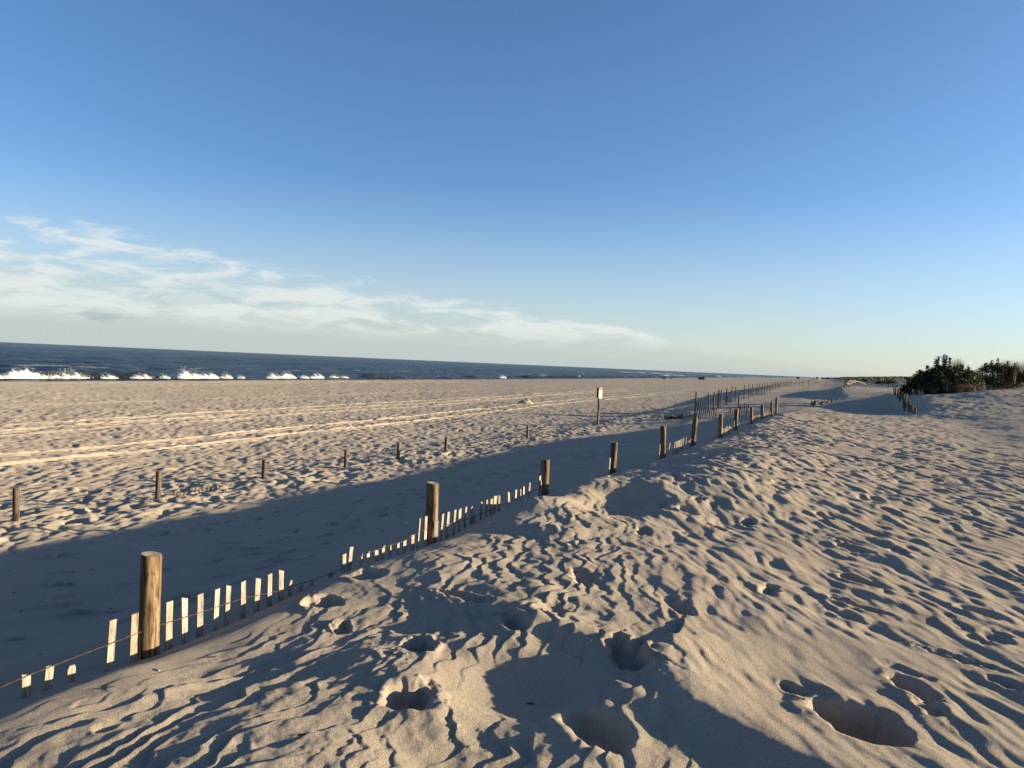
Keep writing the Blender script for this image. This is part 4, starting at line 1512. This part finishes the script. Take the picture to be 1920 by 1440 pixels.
def build_plants():
    # big dark shrub: x runs to the right as seen, centred on the view bearing of the photo
    x, y = 28.35, 50.0
    z = ground_z(x, y)
    zt = lambda h: h - z
    shrub('big dark green shrub with upright shoots on the dune crest behind the stubby posts', (x, y, z),
          [(-2.0, .2, zt(2.35), .55, .55), (-1.5, 0, zt(2.75), .65, .65), (-1.0, .3, zt(3.0), .75, .75), (-.5, -.1, zt(3.15), .75, .8), (.1, .2, zt(3.35), .8, .85), (.6, 0, zt(3.3), .7, .8), (1.1, .2, zt(3.3), .7, .75),
           (1.6, .1, zt(3.3), .62, .65), (2.1, .3, zt(3.35), .5, .55), (-1.2, -.5, zt(2.45), .6, .5), (-.3, -.6, zt(2.65), .65, .55), (.5, -.5, zt(2.75), .6, .5), (-2.35, .1, zt(2.2), .35, .4), (1.2, -.4, zt(2.8), .6, .5), (1.8, -.2, zt(2.8), .6, .5), (2.3, 0, zt(2.85), .5, .5), (0, -.7, zt(2.35), .6, .45), (-1.0, -.7, zt(2.25), .5, .4)],
          24000, .12, 'shrub',
          [(-.45, 0, zt(3.8), zt(4.55), -.05), (-.25, .1, zt(3.8), zt(4.72), -.02), (0, 0, zt(3.9), zt(4.78), .0), (.2, .1, zt(3.9), zt(4.80), .03), (.38, 0, zt(3.9), zt(4.66), .06), (-1.0, 0, zt(3.5), zt(4.1), -.03),
           (1.35, .1, zt(3.8), zt(4.22), .0), (1.65, 0, zt(3.7), zt(4.15), .05), (-2.2, 0, zt(2.5), zt(3.25), -.05), (-1.45, 0, zt(3.2), zt(3.75), -.03), (.1, -.1, zt(3.8), zt(4.5), .0)], 14, 3)
    x, y = 35.0, 54.5
    z = ground_z(x, y)
    shrub('olive brown bushy shrub on the dune top at the right edge', (x, y, z),
          [(-1.1, 0, 3.75 - z, .6, .6), (-.5, .1, 3.95 - z, .7, .65), (.1, 0, 4.0 - z, .7, .6), (.6, .2, 3.85 - z, .6, .6), (1.1, .1, 3.75 - z, .55, .5), (1.5, .1, 3.6 - z, .45, .4), (-1.4, .2, 3.45 - z, .4, .4), (-1.2, -.2, 3.2 - z, .6, .5), (-.5, -.3, 3.2 - z, .7, .55), (.3, -.2, 3.25 - z, .7, .55), (1.0, -.1, 3.2 - z, .6, .5), (1.6, 0, 3.15 - z, .5, .45), (-.8, -.4, 2.85 - z, .6, .4), (.1, -.4, 2.9 - z, .6, .4), (.9, -.3, 2.9 - z, .6, .4)],
          13000, .10, 'shrub2', [(-.6, 0, 4.3 - z, 4.8 - z, 0), (-.2, 0, 4.3 - z, 4.95 - z, .02), (.5, 0, 4.2 - z, 4.75 - z, .05), (1.0, 0, 4.1 - z, 4.6 - z, .08), (-1.0, 0, 4.1 - z, 4.6 - z, -.05)], 10, 8)
    x, y = 34.6, 50.5
    z = ground_z(x, y)
    shrub('low dark shrub cut off by the right edge of the photo', (x, y, z),
          [(0, 0, .25, .45, .4), (.5, .1, .4, .55, .45), (1.0, 0, .4, .55, .45)], 3000, .08, 'shrub', [], 5, 15)
    # tall straw plume on top of the big shrub, dry fringe at its foot
    def clump_at(name, label, x, y, zz, n, h, mat, patch, lean, tint=(.2, .9), wid=.006, flat=.25):
        base = []
        for _ in range(40):
            a, b = rnd.gauss(0, patch), rnd.gauss(0, patch * .5)
            base.append((a, b, (ground_z(x + a, y + b) - .03 if zz is None else zz) - (zz if zz is not None else ground_z(x, y))))
        o = obj(name, blades_mesh(name, base, n, h, lean, wid, mat, .05, tint), None, (x, y, zz if zz is not None else ground_z(x, y)))
        return tag(o, label, 'grass')
    clump_at('dry_grass', 'upright straw-coloured grass plume rising out of the big dark shrub', 29.55, 50.4, 3.0, 420, 1.65, 'straw', .18, .22, (.3, 1), .012)
    clump_at('dry_grass', 'dry brown grass fringe at the foot of the big dark shrub', 29.0, 48.6, None, 700, .55, 'straw', .8, .6, (0, .7), .010)
    clump_at('dry_grass', 'reddish dry twigs over the olive shrub at the right edge', 36.0, 54.3, 3.3, 1400, 1.55, 'straw', .75, .35, (.1, .8), .008)
    clump_at('dry_grass', 'sparse straw tuft between the two shrubs', 31.5, 50.6, None, 320, .5, 'straw', .7, .6, (.2, .8), .008)
    clump_at('dry_grass', 'small grass tuft at the foot of the far fence end post', XY(-7.5, 42.2)[0], XY(-7.5, 42.2)[1], None, 420, .34, 'marram', .42, .6, (.1, .7), .008)
    # far dunes with their low green cover: one mass
    V, F, T = [], [], []
    r = np.random.default_rng(4)
    n = 0
    for _ in range(60000):
        v = 78 + 900 * r.random() ** 2.0
        u = 8 + 60 * r.random()
        x, y = XY(u, v)
        if abs(x / y - .5) > .16:
            continue
        if perlin(np.array([u / 9]), np.array([v / 22]), 99)[0] < .12 - (v - 78) / 260:
            continue
        z = ground_z(x, y)
        s = .22 * (1 + v / 260) * r.uniform(.5, 1.2)
        a = r.uniform(0, 3.14)
        dx, dy = math.cos(a) * s * .6, math.sin(a) * s * .6
        i = len(V)
        ox, oy = r.normal(0, s * .3, 2)
        V += [(x - dx, y - dy, z - .05), (x + dx, y + dy, z - .05), (x + dx * .7 + ox, y + dy * .7 + oy, z + s * .75), (x - dx * .5 + ox, y - dy * .5 + oy, z + s * r.uniform(.5, 1))]
        F.append((i, i + 1, i + 2, i + 3))
        T += [r.uniform(0, 1)] * 4
        n += 1
        if n > 15000:
            break
    me = bpy.data.meshes.new('dune_vegetation')
    me.from_pydata(V, [], F)
    at = me.attributes.new('tint', 'FLOAT', 'POINT')
    at.data.foreach_set('value', T)
    me.materials.append(M['marram'])
    tag(obj('dune_vegetation', me), 'low green plant cover on the far dunes', 'vegetation', None, 'stuff')
    # single dark shrubs on the sand in front of the far dunes
    for k, (px_, D, s, lab) in enumerate(((1650, 120, .7, 'small dark bush on the pale sand left of the big shrub, beyond the middle dune'),
                                          (1668, 112, 1.0, 'wider dark bush right of the small one on the far sand'),
                                          (1620, 170, .9, 'lone dark bush above the collapsed fence slats'))):
        x, y = (px_ - 960) / 1420 * D, D
        shrub(lab, (x, y, ground_z(x, y)), [(-.6 * s, 0, .2 * s, .6 * s, .4 * s), (0, 0, .35 * s, .7 * s, .5 * s), (.6 * s, 0, .25 * s, .6 * s, .4 * s)], 700, .16, 'shrub', [], 3, 30 + k)


build_plants()


# ------------------------------------------------------------------ people, cars and beach things
def person(label, x, y, h, pose, top, legs, hat=None, rz=0, z=None, group=None):
    """one continuous skinned figure; pose 'stand', 'walk' or 'sit'"""
    z = ground_z(x, y) if z is None else z
    o = empty('person', (x, y, z), label, 'person', group, rz)
    s = h / 1.75
    st = {'stand': (.10, 0, .10, 0), 'walk': (.10, .28, .10, -.28), 'sit': (.12, .42, .12, .42)}[pose]
    hip = .92 if pose != 'sit' else .42
    J = {'pelvis': (0, 0, hip), 'waist': (0, 0, hip + .15), 'chest': (0, .01, hip + .38), 'neck': (0, 0, hip + .56), 'headb': (0, .01, hip + .63), 'head': (0, .02, hip + .72), 'crown': (0, .01, hip + .83)}
    Rr = {'pelvis': .15, 'waist': .13, 'chest': .16, 'neck': .06, 'headb': .07, 'head': .095, 'crown': .06}
    E = [('pelvis', 'waist'), ('waist', 'chest'), ('chest', 'neck'), ('neck', 'headb'), ('headb', 'head'), ('head', 'crown')]
    for sg, k, fy in ((1, 'r', st[1]), (-1, 'l', st[3])):
        J['hip' + k] = (sg * .10, 0, hip - .05)
        if pose == 'sit':
            J['kn' + k] = (sg * .13, .42, hip + .04)
            J['an' + k] = (sg * .13, .50, .07)
        else:
            J['kn' + k] = (sg * .11, fy * .6 + .02, .48)
            J['an' + k] = (sg * .11, fy - .02, .08)
        J['toe' + k] = (sg * .12, J['an' + k][1] + .17, .04)
        J['sh' + k] = (sg * .19, 0, hip + .50)
        J['el' + k] = (sg * .26, -.02, hip + .22)
        J['ha' + k] = (sg * .25, .12, hip + .0)
        J['fi' + k] = (sg * .25, .15, hip - .08)
        Rr.update({'hip' + k: .095, 'kn' + k: .062, 'an' + k: .045, 'toe' + k: .04, 'sh' + k: .065, 'el' + k: .045, 'ha' + k: .034, 'fi' + k: .028})
        E += [('pelvis', 'hip' + k), ('hip' + k, 'kn' + k), ('kn' + k, 'an' + k), ('an' + k, 'toe' + k), ('chest', 'sh' + k), ('sh' + k, 'el' + k), ('el' + k, 'ha' + k), ('ha' + k, 'fi' + k)]
    names = list(J)
    me = bpy.data.meshes.new('body')
    me.from_pydata([tuple(c * s for c in J[n]) for n in names], [(names.index(a), names.index(b)) for a, b in E], [])
    b = obj('body', me, o)
    md = b.modifiers.new('skin', 'SKIN')
    for i, n in enumerate(names):
        me.skin_vertices[0].data[i].radius = (Rr[n] * s, Rr[n] * s)
    me.skin_vertices[0].data[0].use_root = True
    b.modifiers.new('sub', 'SUBSURF').levels = 1
    dg = bpy.context.evaluated_depsgraph_get()
    ev = bpy.data.meshes.new_from_object(b.evaluated_get(dg))
    b.modifiers.clear()
    b.data = ev
    ev.materials.clear()
    for m in (M[legs], M[top], M['skin'], M['hair']):
        ev.materials.append(m)
    for p in ev.polygons:
        c = p.center / s
        zc = c.z
        if zc > hip + .79:
            p.material_index = 3
        elif zc > hip + .57:
            p.material_index = 2 if c.y > -.03 else 3
        elif abs(c.x) > .2 and zc < hip + .02 and pose != 'sit' and zc > hip - .15:
            p.material_index = 2
        elif zc > hip + .04:
            p.material_index = 1
        else:
            p.material_index = 0
        p.use_smooth = True
    if hat:
        bm = bmesh.new()
        bmesh.ops.create_uvsphere(bm, u_segments=12, v_segments=8, radius=.115 * s)
        for vtx in bm.verts:
            vtx.co.z = max(vtx.co.z, 0) * .95
        hh = bm_mesh(bm, 'hat', M[hat], True)
        obj('hat', hh, o, (0, .01 * s, (hip + .74) * s))
    return o


def at(px_, D):
    return (px_ - 960) / 1420 * D, D


def build_people():
    x, y = at(1091.5, 200)
    z = ground_z(x, y)
    p = person('adult in dark clothes and pale hat walking at the water edge, the taller of two', x, y, 1.75, 'walk', 'cloth_navy', 'cloth_dark', 'cloth_pale', R(60), None)
    x, y = at(1085, 201)
    person('smaller person in a pale top walking beside the taller adult at the water edge', x, y, 1.35, 'walk', 'cloth_pale', 'cloth_navy', None, R(60), None)
    x, y = at(1217.5, 262)
    person('small dark figure standing alone on the beach by the water', x, y, 1.25, 'stand', 'cloth_dark', 'cloth_dark', None, R(20))
    x, y = at(1259, 262)
    person('person in dark clothes sitting beside a white box on the far beach', x, y, 1.7, 'sit', 'cloth_dark', 'cloth_navy', 'cloth_dark', R(90))
    x, y = at(1256.6, 262)
    z = ground_z(x, y)
    o = empty('cool_box', (x, y, z), 'small white cool box next to the sitting person', 'box')
    bm = bmesh.new()
    add_box(bm, (0, 0, .2), (.5, .34, .4))
    bmesh.ops.bevel(bm, geom=bm.edges[:], offset=.03, segments=2, affect='EDGES')
    obj('box_body', bm_mesh(bm, 'box_body', M['cloth_pale']), o)
    bm = bmesh.new()
    add_box(bm, (0, 0, .435), (.53, .37, .06))
    bmesh.ops.bevel(bm, geom=bm.edges[:], offset=.02, segments=2, affect='EDGES')
    obj('lid', bm_mesh(bm, 'lid', M['cloth_pale']), o)
    for px_, lab in ((1243.4, 'left of two small dark bags lying on the far beach'), (1246, 'right of two small dark bags lying on the far beach')):
        x, y = at(px_, 255)
        o = empty('beach_bag', (x, y, ground_z(x, y)), lab, 'bag')
        bm = bmesh.new()
        bmesh.ops.create_icosphere(bm, subdivisions=2, radius=.28)
        for vtx in bm.verts:
            vtx.co.z = max(vtx.co.z * .9 + .16, 0)
            vtx.co.x *= 1.1
        obj('bag_body', bm_mesh(bm, 'bag_body', M['cloth_dark'], True), o)
        bm = bmesh.new()
        add_tube(bm, [(.15 * math.cos(a), 0, .38 + .16 * math.sin(a)) for a in np.linspace(0, math.pi, 8)], .018, 5)
        obj('strap', bm_mesh(bm, 'strap', M['cloth_navy']), o)
    # small dark beach shelter with somebody behind it
    x, y = at(1314, 262)
    z = ground_z(x, y)
    o = empty('beach_tent', (x, y, z), 'small dark beach tent open to the right on the far beach', 'tent', None, R(-40))
    bm = bmesh.new()
    rows = []
    for i in range(9):
        a = math.pi * (.08 + .72 * i / 8)
        rows.append([bm.verts.new((k * 1.0 * (1 - .12 * abs(k)), .75 * math.cos(a), 1.1 * math.sin(a) * (1 - .15 * k * k))) for k in np.linspace(-1, 1, 9)])
    for a, b in zip(rows[:-1], rows[1:]):
        for k in range(8):
            bm.faces.new((a[k], a[k + 1], b[k + 1], b[k]))
    bmesh.ops.solidify(bm, geom=bm.faces[:], thickness=.02)
    obj('tent_shell', bm_mesh(bm, 'tent_shell', M['cloth_dark'], True), o)
    bm = bmesh.new()
    for k in (-1, 1):
        add_tube(bm, [(k * .9, .75 * math.cos(math.pi * (.08 + .72 * t)), 1.0 * math.sin(math.pi * (.08 + .72 * t))) for t in np.linspace(0, 1, 9)], .025, 5)
    obj('tent_pole', bm_mesh(bm, 'tent_pole', M['cloth_navy']), o)
    x, y = at(1314.6, 258)
    t = obj('beach_towel', None)
    bpy.data.objects.remove(t)
    bm = bmesh.new()
    add_box(bm, (0, 0, .3), (.5, .12, .6))
    bmesh.ops.bevel(bm, geom=bm.edges[:], offset=.03, segments=2, affect='EDGES')
    tag(obj('white_bag', bm_mesh(bm, 'white_bag', M['cloth_pale']), None, (x, y, ground_z(x, y))), 'upright white bag in front of the dark beach tent', 'bag')
    x, y = at(1319, 268)
    person('person in dark clothes standing right behind the small beach tent', x, y, 1.6, 'stand', 'cloth_navy', 'cloth_dark', None, R(-30))
    x, y = at(1309.5, 262)
    person('person in dark clothes sitting left of the small beach tent', x, y, 1.7, 'sit', 'cloth_dark', 'cloth_dark', None, R(-60))


def car(label, x, y, rz, paint, kind='suv'):
    z = ground_z(x, y)
    o = empty('parked_car', (x, y, z), label, 'car', 'vehicles parked far down the beach', rz)
    L, W, H = (4.7, 1.85, 1.75) if kind == 'suv' else (5.5, 1.95, 1.85)
    if kind == 'suv':
        prof = [(-2.35, .45), (-2.3, .95), (-2.2, 1.05), (-2.05, 1.68), (-1.7, 1.75), (.35, 1.73), (.75, 1.6), (1.15, 1.1), (2.1, .98), (2.32, .8), (2.35, .42)]
    else:
        prof = [(-2.75, .5), (-2.75, 1.12), (-.85, 1.12), (-.75, 1.8), (-.5, 1.85), (.8, 1.83), (1.05, 1.7), (1.45, 1.2), (2.5, 1.08), (2.72, .85), (2.75, .45)]
    bm = bmesh.new()

    def hw(z_):
        return W / 2 * (1 - .16 * max(0, (z_ - 1.05) / .7))
    a = [bm.verts.new((px_, hw(pz), pz)) for px_, pz in prof]
    b = [bm.verts.new((px_, -hw(pz), pz)) for px_, pz in prof]
    bm.faces.new(a)
    bm.faces.new(b[::-1])
    n = len(prof)
    for i in range(n):
        j = (i + 1) % n
        bm.faces.new((a[j], a[i], b[i], b[j]))
    bmesh.ops.bevel(bm, geom=[e for e in bm.edges], offset=.05, segments=2, affect='EDGES')
    obj('body', bm_mesh(bm, 'body', M[paint]), o)
    x0 = -1.95 if kind == 'suv' else -.72
    xs = [(x0, x0 + .95), (x0 + 1.03, x0 + 2.0)] if kind == 'suv' else [(x0 + .1, x0 + .85), (x0 + .93, x0 + 1.75)]
    for sg in (-1, 1):
        for (xa, xb) in xs + ([(.16, .72)] if kind == 'suv' else []):
            bm = bmesh.new()
            q = [(xa, 1.13), (xb, 1.13), (xb - .06, 1.60), (xa + .04, 1.60)]
            v0 = [bm.verts.new((px_, sg * (hw(pz) + .012), pz)) for px_, pz in q]
            v1 = [bm.verts.new((px_, sg * (hw(pz) - .03), pz)) for px_, pz in q]
            bm.faces.new(v0)
            bm.faces.new(v1[::-1])
            for i in range(4):
                bm.faces.new((v0[(i + 1) % 4], v0[i], v1[i], v1[(i + 1) % 4]))
            obj('window', bm_mesh(bm, 'window', M['glass']), o)
        for xx in (-1.45, 1.45) if kind == 'suv' else (-1.75, 1.75):
            bm = bmesh.new()
            ang = np.linspace(0, 2 * math.pi, 17)[:-1]
            add_tube(bm, [(0, -.11, 0), (0, -.09, 0), (0, .09, 0), (0, .11, 0)], [.33, .37, .37, .33], 18)
            w = obj('wheel', bm_mesh(bm, 'wheel', M['tyre']), o, (xx, sg * (W / 2 - .09), .36))
            bm = bmesh.new()
            add_tube(bm, [(0, -.118, 0), (0, .118, 0)], .21, 14)
            obj('rim', bm_mesh(bm, 'rim', M['rim']), w)
        for xx, mt_, nm in ((-L / 2 + .02, 'lamp', 'tail_light'), (L / 2 - .06, 'lampw', 'headlight')):
            bm = bmesh.new()
            add_box(bm, (xx, sg * .7, .88), (.08, .26, .16))
            obj(nm, bm_mesh(bm, nm, M[mt_]), o)
    # windscreen
    bm = bmesh.new()
    pz0, pz1 = ((1.10, 1.15), (.80, 1.56)) if kind == 'suv' else ((1.40, 1.25), (1.10, 1.66))
    v0 = [bm.verts.new(p) for p in ((pz0[0] + .03, .72, pz0[1]), (pz0[0] + .03, -.72, pz0[1]), (pz1[0] + .03, -.64, pz1[1]), (pz1[0] + .03, .64, pz1[1]))]
    bm.faces.new(v0)
    bmesh.ops.solidify(bm, geom=bm.faces[:], thickness=.02)
    obj('windscreen', bm_mesh(bm, 'windscreen', M['glass']), o)


def build_cars():
    for px_, D, rz, paint, kind, lab in ((1495, 560, 72, 'car_black', 'suv', 'black car parked alone far down the beach, leftmost of the vehicles'),
                                         (1532, 640, 60, 'car_silver', 'suv', 'silver car parked far down the beach'),
                                         (1541, 660, 70, 'car_black', 'truck', 'dark pickup directly right of the silver car'),
                                         (1546.5, 680, 78, 'car_blue', 'suv', 'dark blue car second from the right in the far row of vehicles'),
                                         (1552, 690, 75, 'car_black', 'suv', 'black car at the right end of the far row of vehicles')):
        x, y = at(px_, D)
        car(lab, x, y, R(rz), paint, kind)


def build_heap():
    x, y = 1.13, 60.6
    z = ground_z(x, y)
    bm = bmesh.new()
    n = 26
    rows = []
    for i in range(n):
        row = []
        for j in range(n):
            a, b = (i / (n - 1) - .5) * 2.2, (j / (n - 1) - .5) * 1.8
            h = .42 * math.exp(-((a + .1) / .42) ** 2 - (b / .5) ** 2) + .26 * math.exp(-((a - .35) / .22) ** 2 - (b / .35) ** 2)
            h += (.10 * float(perlin(np.array([a * 4]), np.array([b * 4]), 3)[0]) + .05 * float(perlin(np.array([a * 9]), np.array([b * 9]), 4)[0])) * min(1, h * 5)
            row.append(bm.verts.new((a, b, h - .06)))
        rows.append(row)
    for i in range(n - 1):
        for j in range(n - 1):
            bm.faces.new((rows[i][j], rows[i + 1][j], rows[i + 1][j + 1], rows[i][j + 1]))
    tag(obj('sand_heap', bm_mesh(bm, 'sand_heap', M['sand'], True), None, (x, y, z)), 'small dug-up heap of sand on the open beach left of the sign', 'sand heap')


def build_debris():
    def stick(name, label, x, y, ln, az, mat, rad=.004, lift=.004, cat='stick', bend=.1):
        z = ground_z(x, y)
        bm = bmesh.new()
        pts = []
        for t in np.linspace(-.5, .5, 6):
            a, b = ln * t * math.sin(az), ln * t * math.cos(az)
            pts.append((a + bend * ln * (t * t), b, ground_z(x + a, y + b) - z + lift + bend * .3 * ln * (.25 - t * t)))
        add_tube(bm, pts, [rad * .6, rad, rad, rad * .9, rad * .8, rad * .5], 6)
        tag(obj(name, bm_mesh(bm, name, M[mat]), None, (x, y, z)), label, cat)
    for (px_, py_, zz, ln, az, mat, nm, lab, cat) in ((296, 1253, 1.36, .05, R(-40), 'shell', 'reed_stalk', 'short white stalk lying just right of the nearest post', 'stalk'),
                                                      (205, 1305, 1.36, .035, R(60), 'weed', 'weed_scrap', 'small dark weed scrap on the ripples below the leaning slats', 'weed'),
                                                      (994, 1329, 1.33, .045, R(90), 'dark', 'twig', 'thin dark twig in the shaded foreground hollow', 'twig'),
                                                      (397, 1211, 1.4, .05, R(70), 'weed', 'twig', 'dark twig on the sand below the near slat row', 'twig'),
                                                      (567, 1415, 1.4, .04, R(80), 'weed', 'weed_scrap', 'dark weed scrap near the bottom edge of the photo', 'weed'),
                                                      (1133, 972, 1.3, .11, R(75), 'weed', 'twig', 'dark twig lying in the shaded scour beside the third post', 'twig'),
                                                      (1862, 1129, 1.42, .06, R(0), 'shell', 'reed_stalk', 'tiny pale stalk on the lit sand at the right edge', 'stalk')):
        d_ = fw + rt * ((px_ - 960) / 1420) - up * ((py_ - 720) / 1420)
        t_ = (zz - CAM_Z) / d_.z
        stick(nm, lab, d_.x * t_, d_.y * t_, ln, az, mat, .0035, .003, cat)
    # scattered dark bits: weed, twig ends, shell grit
    bm = bmesh.new()
    bm2 = bmesh.new()
    for i in range(520):
        if i < 330:
            u, v = rnd.uniform(-11, -5.5), rnd.uniform(4, 36)
        elif i < 400:
            u, v = rnd.uniform(-3, 8), rnd.uniform(3, 25)
        else:
            u, v = rnd.uniform(-40, -11), rnd.uniform(6, 60)
        x, y = XY(u, v)
        if y < 2 or abs(x / y) > .75:
            continue
        z = ground_z(x, y)
        s = rnd.uniform(.006, .022) * (1 if i < 400 else 1.3) * (.5 + .5 * min(1, v / 14))
        q = Matrix.Rotation(rnd.uniform(0, 6.28), 3, 'Z') @ Matrix.Rotation(rnd.uniform(-.3, .3), 3, 'X')
        add_box(bm if rnd.random() < .8 else bm2, (x, y, z + s * .15), (s * rnd.uniform(1, 3.5), s * rnd.uniform(.4, .9), s * .4), q)
    tag(obj('beach_litter', bm_mesh(bm, 'beach_litter', M['weed'])), 'scattered dark scraps of weed and twig over the sand', 'weed', None, 'stuff')
    tag(obj('shell_grit', bm_mesh(bm2, 'shell_grit', M['shell'])), 'scattered pale shell bits over the sand', 'shells', None, 'stuff')


build_people()
build_cars()
build_heap()
build_debris()
